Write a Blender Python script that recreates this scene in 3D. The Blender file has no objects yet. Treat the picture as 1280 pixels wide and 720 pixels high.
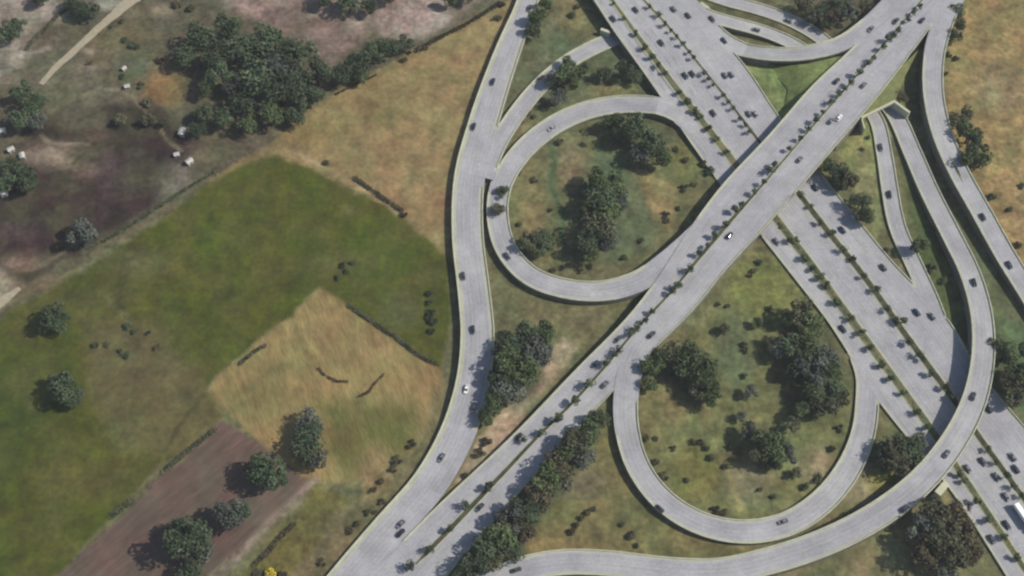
import bpy, bmesh, math, random
import numpy as np
from mathutils import Vector, Matrix

R = math.radians
random.seed(7)
np.random.seed(7)
sc = bpy.context.scene
C = sc.collection

# ------------------------------------------------------------------ camera, sky, sun, exposure
TILT, DIST, HALF = R(28), 600.0, 237.0
MPP = 2 * HALF / 1280.0                      # metres per photo pixel at the picture's middle
cam_d = bpy.data.cameras.new('camera')
cam = bpy.data.objects.new('camera', cam_d); C.objects.link(cam); sc.camera = cam
CAM = np.array([0.0, -DIST * math.sin(TILT), DIST * math.cos(TILT)])
cam.location = CAM.tolist(); cam.rotation_euler = (TILT, 0, 0)
cam_d.sensor_width = 36; cam_d.lens = 18 * DIST / HALF
cam_d.clip_start = 1; cam_d.clip_end = 12000
cam_d.dof.use_dof = True; cam_d.dof.focus_distance = 5.0; cam_d.dof.aperture_fstop = 6.0   # soft, as the photo

SUN_E, SUN_A = R(42), R(3)                 # elevation; direction in the plane (0 = +x)
w = bpy.data.worlds.new('World'); sc.world = w; w.use_nodes = True
wn = w.node_tree.nodes; wl = w.node_tree.links
sky = wn.new('ShaderNodeTexSky'); sky.sky_type = 'NISHITA'; sky.sun_disc = False
sky.sun_elevation = SUN_E; sky.sun_rotation = R(90) - SUN_A
sky.air_density = 1.0; sky.dust_density = 1.0
bg = wn['Background']; bg.inputs['Strength'].default_value = 0.11
wl.new(sky.outputs[0], bg.inputs[0])
sd = bpy.data.lights.new('sun', 'SUN'); sd.energy = 5.0; sd.angle = R(1.2); sd.color = (1.0, 0.94, 0.84)
so = bpy.data.objects.new('sun', sd); C.objects.link(so)
sv = Vector((math.cos(SUN_E) * math.cos(SUN_A), math.cos(SUN_E) * math.sin(SUN_A), math.sin(SUN_E)))
so.rotation_euler = sv.to_track_quat('Z', 'Y').to_euler(); so.location = (sv * 400)[:]
sc.view_settings.view_transform = 'Standard'; sc.view_settings.look = 'None'
sc.view_settings.gamma = 1; sc.view_settings.exposure = 0.08
KALB = 1.45                                  # sunlit picture value / surface colour

# ------------------------------------------------------------------ picture <-> place
ct, st = math.cos(TILT), math.sin(TILT)
FPX = 640.0 * DIST / HALF
def P(px, py, z=0.0):
    dx, dy = (px - 640) / FPX, (360 - py) / FPX
    d = np.array([dx, dy * ct + st, dy * st - ct])
    return CAM + d * ((z - CAM[2]) / d[2])
def proj(x, y, z=0.0):
    rx, ry, rz = x - CAM[0], y - CAM[1], z - CAM[2]
    yc = ry * ct + rz * st; zc = -(-ry * st + rz * ct)
    return 640 + rx / zc * FPX, 360 - yc / zc * FPX

def lin(c):
    c = np.asarray(c, float) / 255.0
    return np.where(c <= 0.04045, c / 12.92, ((c + 0.055) / 1.055) ** 2.4)
def alb(*c): return lin(c) / KALB

# ------------------------------------------------------------------ materials
def N(nt, t, **kw):
    n = nt.nodes.new(t)
    for k, v in kw.items(): setattr(n, k, v)
    return n
def material(name, col, var=0.15, scale=0.4, scale2=3.0, rough=0.9, attr=None, per_obj=0.0, bump=0.0, tint=None, coat=0, metal=0, stretch=None):
    m = bpy.data.materials.new(name); m.use_nodes = True; nt = m.node_tree; L = nt.links
    b = nt.nodes['Principled BSDF']; b.inputs['Roughness'].default_value = rough
    b.inputs['Metallic'].default_value = metal
    if coat: b.inputs['Coat Weight'].default_value = coat
    if 'Specular IOR Level' in b.inputs and rough > 0.6: b.inputs['Specular IOR Level'].default_value = 0.25
    tc = N(nt, 'ShaderNodeTexCoord'); geo = N(nt, 'ShaderNodeNewGeometry')
    src = geo.outputs['Position']
    if stretch:
        mp = N(nt, 'ShaderNodeMapping', vector_type='TEXTURE'); mp.inputs['Rotation'].default_value = (0, 0, stretch[0]); mp.inputs['Scale'].default_value = (1 / stretch[1], 1 / stretch[2], 1)
        L.new(src, mp.inputs[0]); src = mp.outputs[0]
    n1 = N(nt, 'ShaderNodeTexNoise'); n1.inputs['Scale'].default_value = scale; n1.inputs['Detail'].default_value = 5; n1.inputs['Roughness'].default_value = 0.6
    n2 = N(nt, 'ShaderNodeTexNoise'); n2.inputs['Scale'].default_value = scale2; n2.inputs['Detail'].default_value = 3
    L.new(src, n1.inputs['Vector']); L.new(src, n2.inputs['Vector'])
    r1 = N(nt, 'ShaderNodeMapRange'); r1.inputs['From Min'].default_value = 0.3; r1.inputs['From Max'].default_value = 0.7
    r1.inputs['To Min'].default_value = 1 - var; r1.inputs['To Max'].default_value = 1 + var
    r2 = N(nt, 'ShaderNodeMapRange'); r2.inputs['From Min'].default_value = 0.3; r2.inputs['From Max'].default_value = 0.7
    r2.inputs['To Min'].default_value = 1 - var * .6; r2.inputs['To Max'].default_value = 1 + var * .6
    L.new(n1.outputs[0], r1.inputs[0]); L.new(n2.outputs[0], r2.inputs[0])
    mu = N(nt, 'ShaderNodeMath', operation='MULTIPLY'); L.new(r1.outputs[0], mu.inputs[0]); L.new(r2.outputs[0], mu.inputs[1])
    val = mu.outputs[0]
    if per_obj:
        oi = N(nt, 'ShaderNodeObjectInfo'); r3 = N(nt, 'ShaderNodeMapRange')
        r3.inputs['To Min'].default_value = 1 - per_obj; r3.inputs['To Max'].default_value = 1 + per_obj
        L.new(oi.outputs['Random'], r3.inputs[0])
        m3 = N(nt, 'ShaderNodeMath', operation='MULTIPLY'); L.new(val, m3.inputs[0]); L.new(r3.outputs[0], m3.inputs[1]); val = m3.outputs[0]
    if attr:
        a = N(nt, 'ShaderNodeAttribute', attribute_name=attr); base = a.outputs['Color']
    else:
        rgb = N(nt, 'ShaderNodeRGB'); rgb.outputs[0].default_value = (*[float(x) for x in col], 1); base = rgb.outputs[0]
    if tint is not None:
        mx = N(nt, 'ShaderNodeMix', data_type='RGBA', blend_type='MIX')
        n3 = N(nt, 'ShaderNodeTexNoise'); n3.inputs['Scale'].default_value = scale * 0.45; n3.inputs['Detail'].default_value = 4
        L.new(src, n3.inputs['Vector'])
        r4 = N(nt, 'ShaderNodeMapRange'); r4.inputs['From Min'].default_value = 0.42; r4.inputs['From Max'].default_value = 0.68
        r4.inputs['To Max'].default_value = tint[1]
        L.new(n3.outputs[0], r4.inputs[0]); L.new(r4.outputs[0], mx.inputs[0]); L.new(base, mx.inputs[6]); mx.inputs[7].default_value = (*[float(x) for x in tint[0]], 1)
        base = mx.outputs[2]
    vm = N(nt, 'ShaderNodeVectorMath', operation='SCALE'); L.new(base, vm.inputs[0]); L.new(val, vm.inputs['Scale'])
    L.new(vm.outputs[0], b.inputs['Base Color'])
    if bump:
        bp = N(nt, 'ShaderNodeBump'); bp.inputs['Strength'].default_value = bump; bp.inputs['Distance'].default_value = 0.5
        L.new(n2.outputs[0], bp.inputs['Height']); L.new(bp.outputs[0], b.inputs['Normal'])
    return m
M = {}
M['ground'] = material('ground_cover', None, 0.42, 0.13, 0.42, attr='Col', bump=0.6, tint=(alb(92, 94, 60), 0.45))
M['field'] = material('field_cover', None, 0.30, 0.12, 0.42, attr='Col', bump=0.5, tint=(alb(108, 102, 60), 0.35))
M['stubble'] = material('stubble_soil', None, 0.24, 0.20, 0.6, attr='Col', bump=0.4, tint=(alb(120, 108, 66), 0.45), stretch=(R(-66), 0.5, 1.5))
M['plough'] = material('ploughed_soil', None, 0.20, 0.22, 0.9, attr='Col', bump=0.4, stretch=(R(46), 0.22, 1.7))
M['road'] = material('worn_asphalt', alb(171, 170, 174), 0.15, 0.09, 0.9, 0.85, tint=(alb(182, 182, 181), 0.8))
def wear(m):
    nt = m.node_tree; L = nt.links; b = nt.nodes['Principled BSDF']; src = b.inputs['Base Color'].links[0].from_socket
    uv = N(nt, 'ShaderNodeUVMap'); uv.uv_map = 'UVMap'; sp = N(nt, 'ShaderNodeSeparateXYZ'); L.new(uv.outputs[0], sp.inputs[0])
    def mth(op, a, c=None):
        n = N(nt, 'ShaderNodeMath', operation=op)
        for k, q in enumerate((a, c)):
            if q is None: continue
            if isinstance(q, (int, float)): n.inputs[k].default_value = q
            else: L.new(q, n.inputs[k])
        return n.outputs[0]
    u, v = sp.outputs[0], sp.outputs[1]
    tr = mth('MULTIPLY', mth('COSINE', mth('MULTIPLY', u, 2 * math.pi / 1.8)), 0.035)
    cb = N(nt, 'ShaderNodeCombineXYZ'); L.new(mth('FLOOR', mth('DIVIDE', u, 3.6)), cb.inputs[0]); L.new(mth('FLOOR', mth('DIVIDE', v, 13.0)), cb.inputs[1])
    wn_ = N(nt, 'ShaderNodeTexWhiteNoise', noise_dimensions='2D'); L.new(cb.outputs[0], wn_.inputs['Vector'])
    pa = mth('MULTIPLY', mth('SUBTRACT', wn_.outputs['Value'], 0.5), 0.10)
    c2_ = N(nt, 'ShaderNodeCombineXYZ'); L.new(mth('MULTIPLY', u, 0.55), c2_.inputs[0]); L.new(mth('MULTIPLY', v, 0.035), c2_.inputs[1])
    ns = N(nt, 'ShaderNodeTexNoise'); ns.inputs['Detail'].default_value = 4; L.new(c2_.outputs[0], ns.inputs['Vector']); ns.inputs['Scale'].default_value = 1.0
    st_ = mth('MULTIPLY', mth('SUBTRACT', ns.outputs[0], 0.5), 0.30)
    tot = mth('ADD', mth('ADD', mth('ADD', tr, pa), st_), 1.0)
    vm = N(nt, 'ShaderNodeVectorMath', operation='SCALE'); L.new(src, vm.inputs[0]); L.new(tot, vm.inputs['Scale']); L.new(vm.outputs[0], b.inputs['Base Color'])
wear(M['road'])
M['shoulder'] = material('pale_shoulder', alb(184, 185, 164), 0.14, 0.2, 1.2, 0.9)
M['wall'] = material('weathered_concrete', alb(126, 124, 114), 0.2, 0.3, 1.5, 0.9)
M['barrier'] = material('pale_concrete', alb(198, 198, 176), 0.16, 0.3, 1.5, 0.85)
M['portal'] = material('portal_concrete', alb(205, 205, 178), 0.1, 0.3, 1.5, 0.85)
M['paint'] = material('road_paint', (0.36, 0.36, 0.35), 0.2, 0.5, 2, 0.7)
M['median'] = material('median_grass', alb(98, 104, 78), 0.3, 0.3, 1.3, bump=0.3, tint=(alb(140, 130, 95), 0.7))
M['median_tan'] = material('median_dry', alb(72, 74, 58), 0.35, 0.3, 1.3, tint=(alb(112, 108, 80), 0.4))
M['track'] = material('pale_gravel', alb(176, 166, 142), 0.15, 0.4, 2)
M['bark'] = material('bark', (0.09, 0.065, 0.045), 0.3, 1, 6)
def leafmat(name, c, t, po=0.3): return material(name, c, 0.34, 0.45, 2.0, 0.75, per_obj=po, tint=(t, 0.8))
M['leaf_dark'] = leafmat('leaves_dark', (0.037, 0.058, 0.028), (0.080, 0.104, 0.056))
M['leaf_mid'] = leafmat('leaves_mid', (0.048, 0.072, 0.026), (0.092, 0.115, 0.050))
M['leaf_olive'] = leafmat('leaves_olive', (0.062, 0.068, 0.034), (0.105, 0.105, 0.065))
M['leaf_brown'] = leafmat('leaves_brown', (0.064, 0.054, 0.030), (0.090, 0.078, 0.042))
M['leaf_grey'] = leafmat('leaves_grey', (0.058, 0.068, 0.054), (0.115, 0.130, 0.105))
M['leaf_yellow'] = leafmat('leaves_yellow', (0.42, 0.34, 0.03), (0.60, 0.47, 0.06), 0.05)

# ------------------------------------------------------------------ object helpers
def tag(o, label=None, cat=None, group=None, kind=None):
    for k, v in (('label', label), ('category', cat), ('group', group), ('kind', kind)):
        if v: o[k] = v
    return o
def mesh_obj(name, verts, faces, mats, mi=None, parent=None, smooth=False):
    me = bpy.data.meshes.new(name)
    me.from_pydata([tuple(map(float, v)) for v in verts], [], faces)
    for m in (mats if isinstance(mats, (list, tuple)) else [mats]): me.materials.append(m)
    if mi is not None: me.polygons.foreach_set('material_index', mi)
    if smooth: me.polygons.foreach_set('use_smooth', [True] * len(faces))
    me.update()
    o = bpy.data.objects.new(name, me); C.objects.link(o)
    if parent is not None: o.parent = parent
    return o
def empty(name, loc=(0, 0, 0), rz=0):
    o = bpy.data.objects.new(name, None); C.objects.link(o)
    o.location = [float(x) for x in loc]; o.rotation_euler = (0, 0, rz); o.empty_display_size = 0.5
    return o
def copy_tree(o, parent=None):
    c = o.copy(); C.objects.link(c); c.parent = parent
    for ch in o.children: copy_tree(ch, c)
    return c
class MB:
    def __init__(s): s.v = []; s.f = []; s.m = []
    def add(s, vs, fs, mi=0):
        b = len(s.v); s.v += [tuple(v) for v in vs]; s.f += [tuple(b + i for i in f) for f in fs]; s.m += [mi] * len(fs)
    def box(s, x0, x1, y0, y1, z0, z1, mi=0):
        s.add([(x0,y0,z0),(x1,y0,z0),(x1,y1,z0),(x0,y1,z0),(x0,y0,z1),(x1,y0,z1),(x1,y1,z1),(x0,y1,z1)],
              [(0,3,2,1),(4,5,6,7),(0,1,5,4),(1,2,6,5),(2,3,7,6),(3,0,4,7)], mi)
    def wallseg(s, a, b, th, z0, z1, mi=0):
        a = np.array(a[:2], float); b = np.array(b[:2], float); d = (b - a) / np.linalg.norm(b - a); n = np.array([-d[1], d[0]]) * th / 2
        q = [a - n, b - n, b + n, a + n]
        s.add([(*p, z0) for p in q] + [(*p, z1) for p in q], [(0,3,2,1),(4,5,6,7),(0,1,5,4),(1,2,6,5),(2,3,7,6),(3,0,4,7)], mi)
    def tube(s, pts, rad, k=6, mi=0):
        pts = [np.array(p, float) for p in pts]; base = len(s.v)
        for i, p in enumerate(pts):
            t = pts[min(i + 1, len(pts) - 1)] - pts[max(i - 1, 0)]; t /= (np.linalg.norm(t) + 1e-9)
            u = np.cross(t, (0.3, 0.9, 0.1)); u /= np.linalg.norm(u); v = np.cross(t, u)
            for j in range(k):
                a = 2 * math.pi * j / k
                s.v.append(tuple(p + (u * math.cos(a) + v * math.sin(a)) * rad[i]))
        for i in range(len(pts) - 1):
            for j in range(k):
                s.f.append((base + i*k + j, base + i*k + (j+1) % k, base + (i+1)*k + (j+1) % k, base + (i+1)*k + j)); s.m.append(mi)
    def build(s, name, mats, parent=None, smooth=False): return mesh_obj(name, s.v, s.f, mats, s.m, parent, smooth)

# ------------------------------------------------------------------ heights of the two main roads, by picture position
def zB(px, py): return float(np.interp(px - py, [-350, -160, 40, 240, 380, 495, 590, 720, 900, 1030, 1140, 1300], [1.1, 1.3, 1.5, 2.4, 3.6, 4.9, 5.8, 6.2, 6.2, 6.1, 5.8, 5.4]))
def zH(px, py): return float(np.interp(0.61 * px + 0.79 * py, [440, 488, 560, 620, 690, 760, 2000], [5.4, 5.2, 4.4, 3.0, 1.2, 0.2, 0.2]))
def zval(z, px, py): return zB(px, py) if z == 'B' else zH(px, py) if z == 'H' else float(z)

def catmull(pts, per=12):
    p = np.array(pts, float); p = np.vstack([2 * p[0] - p[1], p, 2 * p[-1] - p[-2]])
    out = []
    for i in range(1, len(p) - 2):
        # centripetal-like tangents scaled by chord lengths
        p0, p1, p2, p3 = p[i-1], p[i], p[i+1], p[i+2]
        d1, d0, d2 = np.linalg.norm(p2 - p1), np.linalg.norm(p1 - p0), np.linalg.norm(p3 - p2)
        m1 = d1 * ((p1 - p0) / d0 * d1 + (p2 - p1) / d1 * d0) / (d0 + d1)
        m2 = d1 * ((p2 - p1) / d1 * d2 + (p3 - p2) / d2 * d1) / (d1 + d2)
        for k in range(per):
            t = k / per
            out.append((2*t**3-3*t**2+1)*p1 + (t**3-2*t**2+t)*m1 + (-2*t**3+3*t**2)*p2 + (t**3-t**2)*m2)
    out.append(p[-2]); return np.array(out)
def resample(p, n):
    s = np.concatenate([[0], np.cumsum(np.linalg.norm(np.diff(p[:, :2], axis=0), axis=1))])
    q = np.linspace(0, s[-1], n)
    return np.stack([np.interp(q, s, p[:, k]) for k in range(3)], 1), s[-1]
def path(ctrl):
    return catmull([P(c[0], c[1], zval(c[2], c[0], c[1])) for c in ctrl])

ROADS = []
class Road:
    def __init__(s, key, ctrl=None, width=None, left=None, right=None, spans=(), lift=0.0, step=2.5):
        s.key = key; s.lift = lift
        if ctrl is not None:
            p = path(ctrl); n = max(4, int(np.sum(np.linalg.norm(np.diff(p[:, :2], axis=0), axis=1)) / step))
            c, L = resample(p, n)
            for _ in range(3): c[1:-1] = (c[:-2] + 2 * c[1:-1] + c[2:]) / 4
            t = np.gradient(c[:, :2], axis=0); t /= np.linalg.norm(t, axis=1)[:, None]
            nrm = np.stack([t[:, 1], -t[:, 0]], 1)           # to the right of travel
            wd = np.interp(np.linspace(0, 1, n), np.linspace(0, 1, len(width)), width) if hasattr(width, '__len__') else np.full(n, width)
            s.L = c.copy(); s.R = c.copy()
            s.L[:, :2] -= nrm * wd[:, None] / 2; s.R[:, :2] += nrm * wd[:, None] / 2
        else:
            a, b = path(left), path(right)
            n = int(np.sum(np.linalg.norm(np.diff(a[:, :2], axis=0), axis=1)) / step)
            s.L, _ = resample(a, n); s.R, _ = resample(b, n)
            for q in (s.L, s.R):
                for _ in range(6): q[1:-1] = (q[:-2] + 2 * q[1:-1] + q[2:]) / 4
            zz = (s.L[:, 2] + s.R[:, 2]) / 2; s.L[:, 2] = zz; s.R[:, 2] = zz
        if ctrl is not None:
            main = [q for q in ROADS if q.key in ('highway', 'crossroad')]; fixed = np.zeros(n, bool)
            for E in (s.L, s.R):
                for i in range(n):
                    for q in main:
                        ok, j, a_ = q.hit(E[i, 0], E[i, 1], E[i, 2], 0.0, 1.6)
                        if ok: E[i, 2] = q.zat(E[i, 0], E[i, 1]) - q.lift; fixed[i] = True
            for i in range(n):
                if fixed[i]:      # an edge outside the main road keeps the height of the edge inside it
                    for E, F in ((s.L, s.R), (s.R, s.L)):
                        if not any(q.hit(E[i, 0], E[i, 1], E[i, 2], 0.0, 1.8)[0] for q in main): E[i, 2] = F[i, 2]
            for _ in range(25):
                for E in (s.L, s.R):
                    m_ = (E[:-2, 2] + E[2:, 2]) / 2; k_ = ~fixed[1:-1]; E[1:-1, 2][k_] = (E[1:-1, 2][k_] + m_[k_]) / 2
        s.L[:, 2] += lift; s.R[:, 2] += lift
        s.c = (s.L + s.R) / 2; s.n = s.R[:, :2] - s.L[:, :2]; s.w = np.linalg.norm(s.n, axis=1); s.n /= s.w[:, None]
        s.t = np.gradient(s.c[:, :2], axis=0); s.t /= np.linalg.norm(s.t, axis=1)[:, None]
        s.step = float(np.mean(np.linalg.norm(np.diff(s.c[:, :2], axis=0), axis=1)))
        pp = proj(s.c[:, 0], s.c[:, 1], s.c[:, 2]); s.px = np.stack(pp, 1)
        s.span = np.zeros(len(s.c), bool)
        for (x, y, r) in spans: s.span |= np.hypot(s.px[:, 0] - x, s.px[:, 1] - y) < r
        ROADS.append(s)
    def hit(s, x, y, z, inset=0.3, dz=2.2, off=False):
        d = s.c[:, :2] - np.array([x, y]); i = int(np.argmin((d ** 2).sum(1)))
        v = -d[i]; a = float(v @ s.n[i]); al = float(v @ s.t[i])
        ok = abs(a) < s.w[i] / 2 - inset and abs(al) < s.step * 2.0 and abs(z - s.c[i, 2]) < dz
        return (ok, i, a)
    def at(s, i, off):
        f = 0.5 + off / s.w[i]; return np.array([*(s.c[i, :2] + s.n[i] * off), s.L[i, 2] * (1 - f) + s.R[i, 2] * f])
    def zat(s, x, y):
        d = s.c[:, :2] - np.array([x, y]); i = int(np.argmin((d ** 2).sum(1))); v = -d[i]
        al = float(v @ s.t[i]) / s.step; k = i + (1 if al > 0 else -1); k = min(max(k, 0), len(s.c) - 1)
        f = 0.5 + float(v @ s.n[i]) / s.w[i]; f = min(max(f, 0), 1); g = min(abs(al), 1.0)
        z0 = s.L[i, 2] * (1 - f) + s.R[i, 2] * f; z1 = s.L[k, 2] * (1 - f) + s.R[k, 2] * f
        return z0 * (1 - g) + z1 * g
def inside_other(road, p, inset=0.3, dz=2.2):
    for r in ROADS:
        if r is not road and r.hit(p[0], p[1], p[2], inset, dz)[0]: return True
    return False

# ------------------------------------------------------------------ the roads (picture position, height)
H = Road('highway', left=[(712,-50,'H'),(742,0,'H'),(768,40,'H'),(800,84,'H'),(828,124,'H'),(862,177,'H'),(900,230,'H'),(960,307,'H'),(1000,358,'H'),(1034,402,'H'),(1066,452,'H'),(1096,500,'H'),(1125,537,'H'),(1184,608,'H'),(1257,720,'H'),(1285,765,'H')],
         right=[(826,-50,'H'),(864,0,'H'),(886,24,'H'),(906,52,'H'),(932,84,'H'),(968,138,'H'),(1035,228,'H'),(1077,280,'H'),(1122,334,'H'),(1160,372,'H'),(1186,400,'H'),(1210,440,'H'),(1242,487,'H'),(1280,532,'H'),(1330,595,'H'),(1365,640,'H')],
         spans=[(800,-5,58)], lift=0.06)
B = Road('crossroad', left=[(395,790,'B'),(430,752,'B'),(480,700,'B'),(542,637,'B'),(640,545,'B'),(720,462,'B'),(790,390,'B'),(826,342,'B'),(850,304,'B'),(897,238,'B'),(960,170,'B'),(1022,100,'B'),(1060,65,'B'),(1100,25,'B'),(1130,-5,'B'),(1170,-50,'B')],
         right=[(500,790,'B'),(557,722,'B'),(600,672,'B'),(650,615,'B'),(700,560,'B'),(765,490,'B'),(827,427,'B'),(866,388,'B'),(903,342,'B'),(960,280,'B'),(1047,180,'B'),(1110,105,'B'),(1155,45,'B'),(1190,0,'B'),(1232,-50,'B')],
         spans=[(950,232,74),(1080,95,42)], lift=0.08)
W = Road('outer_left_ramp', [(672,-45,2.6),(660,0,2.6),(636,60,2.6),(606,148,2.6),(587,220,2.6),(585,300,2.7),(592,360,2.8),(597,420,2.8),(591,480,2.6),(570,545,2.2),(536,605,1.9),(490,658,1.7),(452,702,1.5),(410,752,1.4)], [10.5,11.5,13.5,15,15,15,15,15.5,15.5,15.5,15.5,15], lift=0.02)
L2 = Road('left_link_ramp', [(800,10,-.0),(772,46,0.15),(745,58,0.2),(712,76,0.4),(678,104,1.0),(646,142,1.8),(622,180,2.4),(605,222,2.7)], 9.0, lift=0.0)
L1 = Road('left_loop_ramp', [(905,215,'H'),(880,172,'H'),(848,143,1.9),(800,131,1.7),(745,135,1.7),(693,156,1.7),(650,192,1.8),(626,232,1.9),(622,272,2.1),(634,314,2.3),(664,346,2.6),(706,361,3.0),(755,364,3.5),(800,351,4.1),(836,326,'B'),(868,298,'B'),(898,268,'B')], [11,11,11,10.5,10.5,10.8,11.5], lift=0.03)
L4 = Road('right_loop_ramp', [(826,402,'B'),(796,440,'B'),(784,482,3.0),(783,530,2.7),(798,584,2.4),(832,628,2.1),(880,656,1.9),(930,665,1.7),(982,656,1.5),(1030,625,1.3),(1063,582,1.0),(1080,538,0.7),(1084,500,0.3),(1084,470,'H'),(1076,446,'H')], [11,11,10.5,10.5,10.8,10.5,10.5], lift=0.03)
A = Road('upper_link_road', [(835,-32,0.1),(868,-14,0.1),(905,0,0.1),(950,12,0.1),(990,27,0.1),(1025,47,0.1),(1055,76,0.1)], 8.2, lift=0.0)
B1 = Road('middle_link_road', [(860,2,'H'),(884,20,4.2),(915,29,3.0),(950,38,1.8),(985,52,0.8),(1012,68,0.2),(1050,102,0.12)], 8.0, lift=0.02)
B2 = Road('curved_link_ramp', [(880,24,'H'),(903,48,'H'),(934,62,4.5),(970,68,5.2),(1010,66,5.8),(1050,55,6.4),(1085,32,'B'),(1118,2,'B'),(1150,-30,'B')], [9,9,9,9,9.5,11,12], spans=[(1010,64,50)], lift=0.04)
R1 = Road('inner_right_ramp', [(1062,112,0.1),(1094,146,0.12),(1105,190,0.3),(1112,235,0.5),(1122,285,0.5),(1143,332,'H'),(1163,376,'H'),(1176,412,'H'),(1184,440,'H')], [7.5,8,8.5,8.6,8.8,9], lift=0.02)
R2 = Road('sweeping_flyover_ramp', [(1060,84,0.1),(1090,110,0.1),(1118,142,0.15),(1138,185,0.8),(1162,240,2.2),(1190,295,4.0),(1214,345,4.9),(1228,400,5.7),(1229,445,6.1),(1218,500,6.2),(1192,552,6.2),(1150,603,6.0),(1095,645,5.2),(1030,678,4.3),(965,700,3.6),(900,714,3.0),(830,712,2.6),(760,704,2.3),(700,703,2.1),(645,714,2.4),(590,740,1.8)], [8.5,9.5,10,10.2,10.5,11,11.5,11.5,11,11,11], spans=[(1212,508,72),(1170,585,30)], lift=0.05)
R3 = Road('outer_right_ramp', [(1205,-25,'B'),(1182,20,'B'),(1168,68,6.2),(1167,120,6.0),(1178,168,5.6),(1198,214,5.0),(1226,264,4.2),(1256,318,3.3),(1288,370,2.6),(1320,425,2.0)], [10,10.5,10.5,10.5,10.5,10], lift=0.03)

def smooth_runs(flags):
    runs = []; i = 0; n = len(flags)
    while i < n - 1:
        j = i
        while j < n - 1 and flags[j] == flags[i]: j += 1
        runs.append((i, j, bool(flags[i]))); i = j
    return runs

ROADNAME = {
 'highway': 'highway_road', 'crossroad': 'overpass_road', 'outer_left_ramp': 'ramp_road', 'left_link_ramp': 'ramp_road', 'left_loop_ramp': 'loop_road',
 'right_loop_ramp': 'loop_road', 'upper_link_road': 'link_road', 'middle_link_road': 'link_road', 'curved_link_ramp': 'ramp_road', 'inner_right_ramp': 'ramp_road',
 'sweeping_flyover_ramp': 'ramp_road', 'outer_right_ramp': 'ramp_road'}
BRIDGE = {
 ('highway', 0): ('highway_bridge', 'wide grey highway deck over the link road at the top of the scene'),
 ('crossroad', 0): ('overpass_bridge', 'long diagonal concrete overpass carrying the tree lined road over the wide highway'),
 ('crossroad', 1): ('underpass_bridge', 'short overpass span above the two link roads near the pale portal'),
 ('curved_link_ramp', 0): ('ramp_bridge', 'short curved ramp bridge above the two roads entering the underpass'),
 ('sweeping_flyover_ramp', 0): ('flyover_bridge', 'curved single ramp flyover crossing the wide highway and throwing a broad shadow'),
}
SHOULDER = 1.4
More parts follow.
